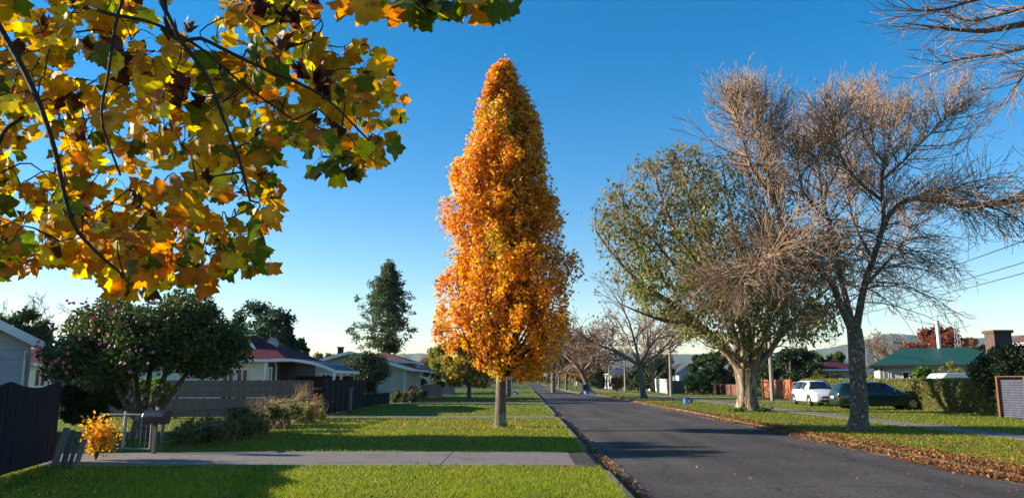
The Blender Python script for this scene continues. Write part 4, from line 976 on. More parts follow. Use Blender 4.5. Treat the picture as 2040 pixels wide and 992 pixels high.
for i in range(nl):
    z0 = 1.55 + (ztop-2.4)*((i+.5)/nl)**1.15
    th = i*2.39996 + rng.normal()*.25
    p = np.array((np.interp(z0, tp[:, 2], tp[:, 0]), 0, z0)); rise = 0; P = [p]
    zend = None; el = R(rng.uniform(38, 60)) if z0 > 2.6 else R(rng.uniform(12, 40)); d = np.array((math.cos(th)*math.cos(el), math.sin(th)*math.cos(el), math.sin(el))); d0 = d
    for k in range(16):
        d = norm(d + np.array((0, 0, .13)) + .05*rng.normal(size=3)); p = p + d*.26; r_ = math.hypot(p[0]-axx, p[1])
        if r_ > orad(p[2], math.atan2(p[1], p[0]-axx))*.95 or p[2] > ztop-.1: break
        P.append(p)
    if len(P) < 2: P.append(P[0] + d0*.2)
    if z0 < 3.0 and rng.random() < .5:   # lowest boughs droop at the tip
        P.append(P[-1] + np.array((math.cos(th)*.3, math.sin(th)*.3, -.05))); P.append(P[-1] + np.array((math.cos(th)*.15, math.sin(th)*.15, -.28)))
    P = np.array(P); limbs.append((P, np.linspace(.045*(1-.7*z0/ztop)+.008, .006, len(P)), 4))
    # short side shoots with the leaves
    for k in range(1, len(P)):
        f = k/len(P)
        for q in range(2):
            sd = norm(norm(rng.normal(size=3)) + np.array((0,0,.5)) + .4*np.array((math.cos(th), math.sin(th), 0))); Ls = rng.uniform(.2, .5)
            S_ = np.array([P[k], P[k]+sd*Ls*.6, P[k]+sd*Ls+np.array((0,0,.04))]); limbs.append((S_, np.array([.009,.006,.004]), 3))
            pts_l += [S_[1], S_[2], S_[2]]
    pts_l += [P[-1]]*3
make_twigs('branches', limbs, M['bark_dark'], tr)
A = np.array(pts_l); idx = rng.integers(0, len(A), 52000); P = A[idx] + rng.normal(size=(52000, 3))*np.array((.11,.11,.14))
Cc = []; Cr = []
for i in range(520):
    z_ = 1.75+(ztop-1.9)*rng.random()**1.15; t_ = rng.random()*6.283; q_ = orad(z_, t_)*rng.uniform(.55, 1.0)
    Cc.append((axx+q_*math.cos(t_), q_*math.sin(t_), z_)); s_ = min(rng.uniform(.16, .32), .12+.22*orad(z_, t_)); Cr.append((s_, s_, s_*rng.uniform(1.2, 2.4)))
P2, _d = cloud(rng, Cc, Cr, 50000, 2.6); P = np.concatenate([P, P2])
th = np.arctan2(P[:, 1], P[:, 0]-axx); rr_ = np.hypot(P[:, 0]-axx, P[:, 1]); lim = orad(P[:, 2], th)
keep = (rr_ < lim*1.1+.02) & (rr_ > lim*.22) & (P[:, 2] < ztop+.1)
keep &= ~((vnoise(P[:, 0]*1.0, P[:, 2]*.7+P[:, 1], 2.4, 3) < -.36) )
P = P[keep]; n = len(P); outw = norm(np.stack([P[:, 0]-axx, P[:, 1], np.full(n, .5)], 1))
def ocol(P, c):
    g = (vnoise(P[:, 0], P[:, 2], 1.6, 8) > .45) & (rng.random(len(P)) < .4) & (P[:, 0] < .6)
    c[g] = np.array((.33,.34,.03))*(.8+.4*rng.random((g.sum(), 1)))
    v = np.clip(.5 + .5*vnoise(P[:, 0]*1.2, P[:, 2]*.6, 1.5, 1), 0, 1)[:, None]
    return c*(1-.3*v) + c*np.array((1.0,.72,.6))*.3*v
leaf_obj('crown', rng, P, .118, pal((.70,.33,.012, 4), (.60,.23,.010, 3), (.76,.44,.016, 3.2), (.46,.14,.010, 1.5), (.18,.06,.015, .7)), M['leaf_gold'], tr, OVAL, normal=outw, down=.5, colf=ocol, sjit=.45)

# ---------- big bare tree, right foreground
rng = np.random.default_rng(5)
BY = 24.4; B0 = gnd(1710, 857); BX, BYY = B0.x, B0.y
bt = plant_root('bare_tree', BX, BYY, 'large leafless tree with lichen spotted trunk and twin domed crown', 'tree')
def W(px, py, dy=0.0):
    q = at(px, py, BYY+dy); return np.array((q.x-BX, q.y-BYY, q.z))
K = BYY/1512
bl = [
 ([W(1710,862), W(1712,800), W(1708,740), W(1706,690), W(1702,655)], .37, .24),
 ([W(1707,720), W(1704,680), W(1672,600,-.2), W(1655,560,-.3), W(1625,535,-.5), W(1600,520,-.6)], .14, .075),
 ([W(1655,560,-.3), W(1610,505,-.5), W(1565,465,-.8), W(1548,400,-.9), W(1525,330,-1.0), W(1515,290,-1.0), W(1510,250,-1.0)], .115, .02),
 ([W(1545,400,-.9), W(1500,340,-1.4), W(1480,280,-1.6), W(1465,230,-1.8)], .06, .015),
 ([W(1565,465,-.8), W(1520,520,-1.6), W(1480,560,-2.0)], .05, .015),
 ([W(1708,710), W(1702,660), W(1672,540,.5), W(1660,470,.9), W(1640,400,1.2), W(1630,330,1.3), W(1640,290,1.2)], .12, .02),
 ([W(1707,715), W(1706,660), W(1722,570,.2), W(1745,500,.3), W(1760,440,.3), W(1757,360,.4), W(1768,300,.4), W(1775,255,.4)], .15, .02),
 ([W(1748,480,.3), W(1778,420,-.2), W(1815,398,-.6), W(1870,402,-1.0), W(1940,412,-1.4), W(2010,405,-1.8), W(2075,395,-2.0)], .085, .015),
 ([W(1757,360,.4), W(1800,320,.6), W(1850,270,.8), W(1890,230,1.0)], .06, .012),
 ([W(1757,400,.4), W(1700,350,-.4), W(1670,300,-.8), W(1660,250,-1.0)], .06, .012),
 ([W(1768,330,.4), W(1725,280,1.2), W(1710,220,1.6)], .05, .012),
 ([W(1722,570,.2), W(1760,530,1.4), W(1800,480,2.2), W(1830,420,2.6)], .07, .012),
 ([W(1640,430,1.1), W(1600,380,.6), W(1590,320,.3)], .05, .012),
 ([W(1740,520,.3), W(1700,440,2.0), W(1690,360,2.6)], .06, .012)]
polys = []
for pts, r0, r1 in bl:
    P = spline(pts, 6*len(pts)); r = np.linspace(r0, r1, len(P)); 
    if r0 > .3: r = np.interp(P[:, 2], [0,.15,.5,1.4,2.6,3.4], [.42,.33,.275,.25,.26,.22])
    polys.append((P, r, 10))
make_twigs('trunk', polys, M['bark_grey'], bt)
tw = []; tips = []
for li, (P, r, k_) in enumerate(polys[1:]):
    L_ = len(P); seglen = np.linalg.norm(P[1:]-P[:-1], axis=1).sum(); cnt = int(seglen*(12 if li in (0, 1, 3, 6) else 7.5))
    for c in range(cnt):
        f = .22 + .78*(c+rng.random())/cnt
        if li in (0,) and f < .5: continue
        i = min(int(f*(L_-1)), L_-2); q = P[i]; dd = norm(P[i+1]-P[i]); side = norm(np.cross(dd, rng.normal(size=3))); a = R(rng.uniform(35, 75)); d = dd*math.cos(a)+side*math.sin(a)
        high = q[2] > (8.2 if li == 6 else 6.6)
        if high: trop = lambda p, l: (0, 0, .55); Lb = rng.uniform(1.2, 2.1)*(1.15-.4*f)
        else: trop = lambda p, l: (0, 0, -.75 if l == 2 else (-.45 if l == 1 else .35)); Lb = rng.uniform(1.3, 2.4)
        if not high: d[2] = abs(d[2])*.4
        if li == 6: Lb *= 1.1
        grow(rng, tw, tips, q, d, Lb, .022, 2, dict(n={2: 6, 1: 3}, ang={2: 40, 1: 36}, ratio={2: .62, 1: .62}, wander=.10, trop=trop, rmin=.0074, t0=.15))
    # the limb end fans out
    for c in range(12):
        d = norm(norm(P[-1]-P[-4]) + .85*rnd_dir(rng, 1)[0]); grow(rng, tw, tips, P[-1], d, rng.uniform(.9, 1.5), .02, 2, dict(n={2: 6, 1: 4}, ang={2: 35, 1: 34}, ratio={2: .55, 1: .55}, wander=.12, trop=(0, 0, .45 if P[-1][2] > 6 else 0.0), rmin=.0074, t0=.15))
make_twigs('branches', tw, M['twig'], bt)
print('bare twigs', len(tw))

# ---------- big evergreen behind it
rng = np.random.default_rng(9)
E0 = gnd(1490, 819); EX, EY = E0.x, E0.y
et = plant_root('spreading_tree', EX, EY, 'broad tree with thick fluted trunk and thinning green brown leaves', 'tree')
def W(px, py, dy=0.0):
    q = at(px, py, EY+dy); return np.array((q.x-EX, q.y-EY, q.z))
el = [([W(1491,824), W(1490,790), W(1488,760), W(1486,735)], .55, .50),
 ([W(1480,745), W(1462,715), W(1430,680,-.5), W(1380,640,-1), W(1330,600,-1.5), W(1270,560,-2), W(1215,500,-2), W(1180,450,-2)], .30, .03),
 ([W(1482,740), W(1470,690), W(1440,620,.5), W(1390,540,1), W(1340,450,1), W(1310,370,1), W(1300,320,1)], .26, .02),
 ([W(1488,738), W(1490,680,.5), W(1485,600,1), W(1470,500,1.4), W(1450,400,1.5), W(1440,330,1.5)], .27, .02),
 ([W(1496,740), W(1515,680,-.3), W(1540,600,-1), W(1560,500,-1.5), W(1560,420,-1.5)], .26, .02),
 ([W(1500,745), W(1530,705,.3), W(1570,650,.8), W(1620,600,1), W(1670,560,1)], .2, .02),
 ([W(1484,735), W(1478,660,-2), W(1450,570,-3), W(1420,500,-3.4)], .2, .02),
 ([W(1490,735), W(1500,660,2), W(1520,570,3), W(1530,480,3.4)], .2, .02),
 ([W(1380,640,-1), W(1330,640,-2), W(1270,620,-2.5), W(1225,600,-2.5)], .12, .015),
 ([W(1440,620,.5), W(1370,590,2), W(1300,540,3), W(1250,470,3)], .12, .015),
 ([W(1482,725,-.2), W(1450,700,-1.2), W(1410,690,-2)], .1, .015),
 ([W(1440,620,.5), W(1400,500,0), W(1375,420,-.5), W(1365,340,-.8)], .12, .015),
 ([W(1400,600,.6), W(1320,500,0), W(1260,430,-.4), W(1225,370,-.6)], .1, .012),
 ([W(1485,600,1), W(1520,480,.5), W(1500,390,0), W(1490,330,0)], .1, .012),
 ([W(1540,600,-1), W(1600,540,-1), W(1640,500,-1)], .1, .012),
 ([W(1500,700,0), W(1540,665,-1.5), W(1600,640,-2.5)], .1, .012)]
polys = []
for pts, r0, r1 in el:
    P = spline(pts, 5*len(pts)); r = np.linspace(r0, r1, len(P))
    if r0 > .5: r = np.interp(P[:, 2], [0,.3,.8,1.6,2.2], [.66,.50,.45,.50,.56])
    polys.append((P, r, 12))
# root buttresses and flutes
for k in range(7):
    t = k*.9+.2; P = np.array([(.55*math.cos(t), .55*math.sin(t), -.05), (.36*math.cos(t), .36*math.sin(t), .45), (.34*math.cos(t+.1), .34*math.sin(t+.1), 1.2), (.42*math.cos(t+.2), .42*math.sin(t+.2), 2.1)]); polys.append((spline(P, 10), np.interp(np.arange(10), [0, 4, 9], [.2,.15,.17]), 8))
make_twigs('trunk', polys, M['bark_warm'], et)
tw = []; tips = []
for li, (P, r, k_) in enumerate(polys[1:16]):
    L_ = len(P); seglen = np.linalg.norm(P[1:]-P[:-1], axis=1).sum(); cnt = int(seglen*4.5)
    for c in range(cnt):
        f = .25+.75*(c+rng.random())/cnt; i = min(int(f*(L_-1)), L_-2); dd = norm(P[i+1]-P[i]); side = norm(np.cross(dd, rng.normal(size=3))); a = R(rng.uniform(25, 60))
        grow(rng, tw, tips, P[i], dd*math.cos(a)+side*math.sin(a), rng.uniform(1.3, 2.4), .03, 2, dict(n={2: 4, 1: 3}, ang={2: 38, 1: 40}, ratio={2: .6, 1: .6}, wander=.13, trop=(0, 0, .25), rmin=.008, t0=.2))
    for c in range(3): grow(rng, tw, tips, P[-1], norm(norm(P[-1]-P[-4])+.4*rnd_dir(rng, 1)[0]), 1.5, .03, 2, dict(n={2: 4, 1: 3}, ang={2: 35, 1: 40}, ratio={2: .6, 1: .6}, wander=.13, trop=(0, 0, .2), rmin=.008, t0=.2))
_po = [(W(a, b)[0], W(a, b)[2]) for a, b in ((1165,435),(1235,362),(1290,300),(1340,292),(1400,297),(1650,320),(1710,500),(1700,600),(1630,700),(1400,710),(1330,660),(1250,610),(1205,540))]
tw = [t for t in tw if inpoly(t[0][-1][0], t[0][-1][2], _po)]
make_twigs('branches', tw, M['bark_warm'], et)
A = np.array([t[0] for t in tips]); print('evergreen tips', len(A))
n = 44000; idx = rng.integers(0, len(A), n); P = A[idx]+rng.normal(size=(n, 3))*.2
# thin on the crown's right upper half, dense low and left
xr_ = P[:, 0]/7; dens = np.clip(1.0 - .35*(P[:, 2] > 8.5) - .35*(P[:, 0] > 0)*(P[:, 2] > 5.5), 0, 1)
P = P[rng.random(n) < dens]
P = P[~((np.hypot(P[:, 0], P[:, 1]) < 2.3) & (P[:, 2] < 4.6) & (rng.random(len(P)) < .75))]
_po = [(W(a, b)[0], W(a, b)[2]) for a, b in ((1172,440),(1235,370),(1290,310),(1340,300),(1400,305),(1640,330),(1700,500),(1690,600),(1620,690),(1400,700),(1330,650),(1255,600),(1215,530))]
_ox = .75*vnoise(P[:, 0]*1.4, P[:, 2]*1.4+P[:, 1]*.3, 1.9, 7); _oz = .75*vnoise(P[:, 0]*1.3+P[:, 1]*.3, P[:, 2]*1.5, 2.2, 12)
P = P[np.array([inpoly(a+c_+rng.normal()*.12, b+d_+rng.normal()*.12, _po) for a, b, c_, d_ in zip(P[:, 0], P[:, 2], _ox, _oz)])]
P = P[(vnoise(P[:, 0]*1.1, P[:, 2]*1.2+P[:, 1]*.6, 1.8, 21) > -.30) | (rng.random(len(P)) < .22)]
def ecol(P, c):
    h = np.clip((P[:, 2]-6.5)/5, 0, 1)[:, None]*.6*(.4+.6*rng.random((len(P), 1)))
    return c*(1-h) + np.array((.20,.11,.045))*h
leaf_obj('crown', rng, P, .19, pal((.13,.15,.03, 4), (.18,.19,.04, 3), (.26,.23,.05, 2), (.07,.095,.025, 1.5)), M['leaf'], et, OVAL, down=1.0, colf=ecol)
# sucker shoots at its foot
P, d = cloud(rng, [(-.5,-.3,.08),(.3,-.5,.08),(.7,.1,.08)], [(.6,.3,.12)]*3, 900)
leaf_obj('sucker_shoots', rng, P, .12, pal((.10,.17,.03, 1)), M['leaf'], et)

# ---------- generic trees
def bare(label, x, y, h, spread, seed, mat='twig', group=None, lv=(5,5,4), r=.2, lean=(0,0), th=.28, leafy=0, lp=None, rmin=.012, name='bare_tree', fork=4):
    rg = np.random.default_rng(seed); o = plant_root(name, x, y, label, 'tree', group)
    tz = h*th; P = spline([(0,0,-.05), (lean[0]*.5, lean[1]*.5, tz*.5), (lean[0], lean[1], tz)], 8); make_twigs('trunk', [(P, np.interp(np.arange(8), [0,1,7], [r*1.45, r*1.05, r*.85]), 9)], M['bark_grey'], o)
    tw = []; tips = []
    for k in range(fork):
        t = k*2*math.pi/fork + rg.random(); e = R(rg.uniform(35, 68)); d = (math.cos(t)*math.cos(e)*spread, math.sin(t)*math.cos(e)*spread, math.sin(e))
        grow(rg, tw, tips, P[-1], d, h*.62*rg.uniform(.85, 1.1), r*.55, 3, dict(n={3: lv[0], 2: lv[1], 1: lv[2]}, ang={3: 42, 2: 40, 1: 38}, ratio={3: .55, 2: .55, 1: .55}, wander=.12, trop=(0, 0, .12), rmin=rmin, t0=.2))
    make_twigs('branches', tw, M[mat], o)
    if leafy:
        A = np.array([t[0] for t in tips]); idx = rg.integers(0, len(A), leafy); Q = A[idx]+rg.normal(size=(leafy, 3))*.25; leaf_obj('crown', rg, Q, .22, lp, M['leaf'], o)
    return o
def leafy(label, x, y, z0, z1, rx, seed, palette, n=6000, size=.3, k=22, name='tree', cat='tree', mat='leaf', trunk=.18, shape='dome', ry=None, group=None, cr=.30, bark='bark_grey'):
    rg = np.random.default_rng(seed); o = plant_root(name, x, y, label, cat, group); ry = ry or rx; C = []; Rr = []
    for i in range(k):
        t = rg.random()*2*math.pi; f = (i+.5)/k; z = z0+(z1-z0)*f
        if shape == 'dome': w_ = math.sqrt(max(.05, 1-(2*f-1)**2*.85)) if f > .5 else .75+.5*f
        elif shape == 'cone': w_ = 1.02-f
        else: w_ = math.sqrt(max(.05, 1-(2*f-1)**2))
        w_ = min(w_, 1); q = math.sqrt(rg.random())*.8*w_
        C.append((rx*q*math.cos(t), ry*q*math.sin(t), z)); s = cr*min(rx, (z1-z0)*.6)*rg.uniform(.7, 1.25)*(.45+.55*w_); Rr.append((s*1.15, s*1.15, s*.85))
    P, d = cloud(rg, C, Rr, n, 2.6)
    P = P[P[:, 2] > max(.03, z0-.35*(z1-z0))]
    sticks = [(np.array([(0,0,-.05), (0,0,max(z0, .3)), (0,0,z0+(z1-z0)*.7)]), np.array([trunk, trunk*.8, trunk*.2]), 8)] if trunk else []
    for c in C[::2]: sticks.append((spline([(0,0,max(.2, z0*.8)), (c[0]*.4, c[1]*.4, (z0*.8+c[2])/2+.1), c], 5), np.linspace(trunk*.4+.01, .012, 5), 4))
    make_twigs('trunk', sticks, M[bark], o)
    leaf_obj('crown', rg, P, size, palette, M[mat], o)
    return o
DG = pal((.03,.055,.018, 3), (.045,.08,.022, 3), (.02,.035,.015, 2)); MG = pal((.06,.10,.025, 3), (.09,.13,.03, 2), (.04,.07,.02, 2))
AU = pal((.30,.15,.04, 3), (.38,.22,.05, 2), (.17,.14,.04, 2), (.12,.07,.03, 1)); BR = pal((.22,.12,.06, 3), (.15,.09,.05, 2), (.28,.17,.07, 1)); YG = pal((.20,.20,.04, 3), (.13,.15,.03, 2), (.30,.24,.05, 1)); RD = pal((.24,.07,.04, 3), (.16,.05,.035, 2), (.30,.12,.05, 1))

G3 = 'bare street trees along the right verge'
bare('leafless street tree beyond the big evergreen with arching limbs', 10.2, 65.6, 10.3, 1.15, 31, 'twig_brown', G3, (7,6,5), .25, (-.25, 0), .26, rmin=.015, leafy=900, lp=BR, fork=8)
bare('leaning brown street tree beside the blue crates', xat(1177, 88, 780), 88, 9.6, 1.15, 32, 'twig_pink', G3, (7,6,5), .27, (-1.0, 0), .24, fork=8, rmin=.018, leafy=2600, lp=BR)
bare('pink brown twiggy tree far along the right verge', xat(1128, 118, 770), 118, 9, 1.2, 33, 'twig_pink', G3, (6,5,5), .19, fork=5, rmin=.02, leafy=2400, lp=BR)
bare('small brown tree far along the right verge', xat(1114, 135, 770), 135, 8.5, 1.2, 34, 'twig_brown', G3, (6,5,4), .19, fork=5, rmin=.02, leafy=2600, lp=AU)
bare('farthest brown tree on the right verge', xat(1098, 165, 770), 165, 9, 1.2, 35, 'twig_brown', G3, (6,5,4), .19, fork=5, rmin=.02, leafy=2600, lp=BR)
bare('thin young tree on the far right lawn', xat(1147, 140, 770), 140, 7.5, 1.0, 36, 'twig_brown', None, (4,4,3), .15, fork=4, leafy=900, lp=AU)
bare('brown twiggy tree above the cream wall', xat(1300, 98), 98, 8.5, 1.1, 37, 'twig_brown', None, (5,5,4), .3, fork=5, leafy=500, lp=BR)
bare('grey twiggy tree over the left weatherboard house', xat(45, 60), 60, zat(585, 60)*1.1, 1.2, 38, 'twig', None, (6,6,5), .25, fork=5, rmin=.016)
leafy('dark shrubby tree over the left weatherboard house', xat(20, 45), 45, 2, zat(622, 45), 3.0, 39, DG, 5000, .28)
# left side trees
rg0 = np.random.default_rng(77)
leafy('golden green tree with drooping crown left of the orange tree', xat(935, 62, 740), 62, 1.2, zat(672, 62), 2.5, 41, pal((.36,.24,.04, 3), (.24,.22,.045, 3), (.14,.15,.035, 2), (.48,.30,.05, 1)), 9000, .24, 30)
leafy('autumn brown tree behind the orange tree to its right', xat(1012, 72, 740), 72, 2.6, zat(690, 72), 2.2, 42, AU, 5000, .26, 22, trunk=.3)
leafy('olive dark tree showing right of the orange crown', xat(1102, 100, 740), 100, 3.2, zat(655, 100), 3.4, 43, pal((.07,.085,.025, 3), (.12,.10,.03, 2)), 8000, .32, 26, trunk=.3)
leafy('hazy green tree left of the golden tree', xat(885, 95, 740), 95, 1.5, zat(690, 95), 3.3, 44, YG, 6000, .32, 24)
# tall open conifer
rng = np.random.default_rng(51); TY = 68; TX = xat(771, TY, 740)
o = plant_root('conifer', TX, TY, 'tall open crowned conifer rising behind the round shrub', 'tree')
zt = zat(526, TY, 771); P = spline([(0,0,0), (.05,0,zt*.3), (-.05,0,zt*.6), (0,0,zt)], 20); make_twigs('trunk', [(P, np.linspace(.26, .03, 20), 9)], M['bark_warm'], o)
tw = []; C = []; Rr = []
TT = [(2.6,.2),(3.6,1.9),(4.6,3.0),(6,3.0),(7.2,2.6),(8.5,2.4),(9.8,1.9),(10.8,1.0),(zt,.3)]
for i in range(120):
    f = i/120; z = 4.0+(zt-4.1)*f; w_ = np.interp(z, [t[0] for t in TT], [t[1] for t in TT]); t = i*2.4; side = -1 if math.cos(t) < 0 else 1
    L_ = w_*rng.uniform(.5, 1.1)*(1.1 if side < 0 else .82)
    if side > 0 and z < 5.3: L_ *= .6
    a = np.array((0,0,z)); b = np.array((math.cos(t)*L_, math.sin(t)*L_, z+.12*L_-.3)); Q = spline([a, (a+b)/2+np.array((0,0,.2)), b], 6); tw.append((Q, np.linspace(.04,.012,6), 4))
    for q in (.5, .78, 1.0):
        if rng.random() < .82: C.append(Q[int(q*5)]+rng.normal(size=3)*.12); Rr.append((rng.uniform(.32,.6), rng.uniform(.32,.6), rng.uniform(.22,.42)))
make_twigs('branches', tw, M['bark_grey'], o); P, d = cloud(rng, C, Rr, 19000, 2.4); leaf_obj('crown', rng, P, .17, pal((.04,.065,.022, 3), (.06,.085,.028, 2), (.09,.10,.035, .7)), M['leaf'], o)
# dark conifer group behind the cream house
for i, (px, pt, w_, lab) in enumerate(((515, 599, 2.6, 'tallest dark conifer behind the cream house'), (568, 642, 2.1, 'dark conifer right of the tallest behind the cream house'), (470, 620, 2.4, 'dark conifer between the camellia and the tallest conifer'), (597, 668, 1.4, 'lowest dark conifer at the right end of the clump'))):
    leafy(lab, xat(px, 58+i*2), 58+i*2, .6, zat(pt, 58+i*2)-.3, w_*1.25, 60+i, pal((.025,.06,.03, 3), (.04,.085,.035, 2), (.02,.04,.02, 2)), 7500, .26, 46, 'conifer', mat='leaf', shape='cone' if i != 0 else 'dome', cr=.26, group='dark conifers behind the cream house')
# round shrub
leafy('round glossy dark shrub in front of the tan house', xat(729, 50.5), 50.8, .7, zat(700, 50.5)-.2, 1.6, 70, DG, 9000, .13, 36, 'shrub', 'shrub', 'leaf_gloss', shape='round', cr=.42, trunk=.08)
# camellia
rng = np.random.default_rng(81); CY_ = 20.6; CX_ = xat(281, CY_, 860)
o = plant_root('camellia_tree', CX_, CY_, 'dark camellia tree dotted with pink flowers behind the farm gate', 'tree')
def W(px, py, dy=0.0):
    q = at(px, py, CY_+dy); return np.array((q.x-CX_, q.y-CY_, q.z))
st_ = []
for px, r_ , dy in ((215,.05,.3),(250,.07,-.4),(300,.06,.6),(335,.065,-.3),(270,.05,1.0),(380,.05,.2)):
    st_.append((spline([(0,0,-.05), (0,0,.35), W(281+(px-281)*.5, 800, dy*.5), W(px, 730, dy), W(px+(px-281)*.5, 650, dy*1.6)], 14), np.linspace(.14, .03, 14)*(.8+r_*4), 8))
st_.append((np.array([(0,0,-.05),(0,0,.3),(0,0,.6)]), np.array([.34,.24,.2]), 12))
make_twigs('trunk', st_, M['bark_grey'], o)
C = []; Rr = []
outl = [(592,330),(610,300)]
for i in range(150):
    px = rng.uniform(112, 478); top = np.interp(px, [95,130,160,200,260,330,400,440,490], [700,655,610,590,580,575,578,625,680]); bot = np.interp(px, [95,150,200,300,400,450,490], [745,768,762,735,745,750,715])
    py = rng.uniform(top+22, bot-16); e = (px-290)/200; dy = rng.uniform(-1, 1)*2.3*math.sqrt(max(.05, 1-e*e))
    s = rng.uniform(.30, .52); C.append(W(px, py, dy)); Rr.append((s, s, s*.8))
for i in range(70):
    px = rng.uniform(100, 470); e = (px-290)/200; dy = rng.uniform(-1, .6)*2.2*math.sqrt(max(.05, 1-e*e)); s_ = rng.uniform(.26, .42)
    py = np.interp(px, [95,150,200,300,400,450,490], [738,762,765,735,742,745,712]) - rng.uniform(8, 55); C.append(W(px, py, dy)); Rr.append((s_, s_, s_*.8))
P, d = cloud(rng, C, Rr, 60000, 2.6)
leaf_obj('crown', rng, P, .095, pal((.05,.075,.018, 3), (.07,.10,.022, 3), (.03,.05,.014, 2), (.13,.14,.03, 1)), M['leaf_gloss'], o, OVAL)
FV = []
M['blossom'] = surf('blossom', (.62,.16,.26), (.50,.12,.20), 20, .6)
C = np.array(C)
for k in range(60):
    px = rng.uniform(120, 400); py = rng.uniform(600, 745)*1.0; q = W(px, py, 0); dC = np.linalg.norm((C-q)[:, [0, 2]], axis=1); near = C[dC < .7]
    if len(near) == 0: continue
    q[1] = near[:, 1].min() - .42
    fb = MB()
    for ring, (nn, rr2, zz2) in enumerate(((6, .036, 0), (5, .024, .014), (3, .011, .02))):
        for j in range(nn):
            t = j*2*math.pi/nn + ring*.5; c, s = math.cos(t), math.sin(t); cc = np.array((c*rr2, -zz2, s*rr2))
            fb.add([(0, -zz2, 0), (cc[0]-s*rr2*.55, -zz2-.012, cc[2]+c*rr2*.55), (cc[0]*1.25, -zz2-.02, cc[2]*1.25), (cc[0]+s*rr2*.55, -zz2-.012, cc[2]-c*rr2*.55)], [(0,1,2,3)])
    f = fb.build('flower', M['blossom'], o); f.location = q; f.rotation_euler = (rng.normal()*.4, rng.normal()*.8, rng.normal()*.5)
leafy('green bush under the left side of the camellia', xat(158, 22, 760), 22.8, .3, 1.75, 1.3, 90, pal((.03,.06,.018, 3), (.045,.08,.02, 2)), 12000, .09, 26, 'bush', 'bush', trunk=.05, shape='round')
leafy('bright green shrub seen through the camellia stems', xat(290, 25, 770), 25.5, .5, 1.55, .8, 91, pal((.12,.22,.03, 3), (.09,.16,.03, 2)), 2500, .12, 14, 'bush', 'bush', trunk=.05, shape='round')
# yellow shrub by the boards
rng = np.random.default_rng(95); SY = 15.1; SX = xat(192, SY, 890); o = plant_root('shrub', SX, SY, 'yellow orange leaved shrub beside the leaning boards', 'shrub')
tw = []; tips = []
for k in range(20):
    t = rng.random()*6.28; grow(rng, tw, tips, (0,0,0), (math.cos(t)*.35, math.sin(t)*.3, 1), rng.uniform(.4, .72), .012, 1, dict(n={1: 5}, ang={1: 35}, ratio={1: .45}, wander=.15, trop=(-.05, 0, .1), rmin=.003, t0=.3))
make_twigs('stems', tw, M['bark_grey'], o); A = np.array([t[0] for t in tips]); P = A[rng.integers(0, len(A), 1500)]+rng.normal(size=(1500, 3))*.07
leaf_obj('foliage', rng, P, .065, pal((.75,.42,.03, 4), (.68,.27,.02, 3), (.50,.42,.04, 2)), M['leaf_gold'], o, OVAL, down=.4)
# climbing weeds on the wire fence
def weeds(label, x0, x1, y0, y1, h, n, palette, seed, size=.07, name='weeds', cat='weeds', stalk=True):
    rg = np.random.default_rng(seed); o = plant_root(name, (x0+x1)/2, (y0+y1)/2, label, cat)
    k = 26; C = np.stack([rg.uniform(x0, x1, k)-(x0+x1)/2, rg.uniform(y0, y1, k)-(y0+y1)/2, rg.uniform(.1, h*.75, k)], 1); Rr = np.stack([rg.uniform(.15, .3, k)]*3, 1)
    P, d = cloud(rg, C, Rr, n, 2); P = P[P[:, 2] > .02]; leaf_obj('foliage', rg, P, size, palette, M['leaf'], o)
    tw = [];
    for c in C:
        for q in range(5): tw.append((spline([(c[0]+rg.normal()*.1, c[1]+rg.normal()*.1, 0), (c[0]+rg.normal()*.15, c[1]+rg.normal()*.15, h*.6), (c[0]+rg.normal()*.25, c[1]+rg.normal()*.25, h*rg.uniform(.8, 1.25))], 5), np.linspace(.006, .003, 5), 3))
    make_twigs('stalks', tw, M['twig'], o)
W1 = pal((.09,.11,.03, 3), (.14,.14,.04, 2), (.06,.08,.025, 2)); W2 = pal((.22,.20,.06, 3), (.14,.16,.04, 2), (.30,.24,.08, 1))
weeds('dark weeds around the near end of the wire fence', -8.2, -7.4, 17.6, 21, .55, 4200, W1, 101, .08)
weeds('tangled weeds with seed heads along the middle of the wire fence', -8.3, -7.4, 21, 25.5, .85, 5200, W1, 102, .085)
weeds('pale dry weeds at the far end of the wire fence', -8.6, -7.9, 25.5, 31, .85, 5200, W2, 103, .09)
weeds('dry golden creeper on the end of the grey fence', xat(600, 31.3), xat(612, 31.3), 31.0, 31.5, 1.15, 1500, pal((.34,.28,.07, 2), (.22,.20,.06, 1)), 104, .08)
weeds('unkempt plants round the foot of the round shrub', xat(770, 52), xat(840, 54), 52, 56, .9, 3500, MG, 105, .14)
leafy('dark rounded bush beside the far low fence', xat(825, 60, 780), 59, .2, .95, 1.5, 106, DG, 2600, .14, 14, 'bush', 'bush', trunk=.05, shape='round')
leafy('dark leafy shrub before the white shed', xat(850, 72, 760), 72, .3, 2.3, 2.2, 107, DG, 3500, .2, 16, 'bush', 'bush', trunk=.06)
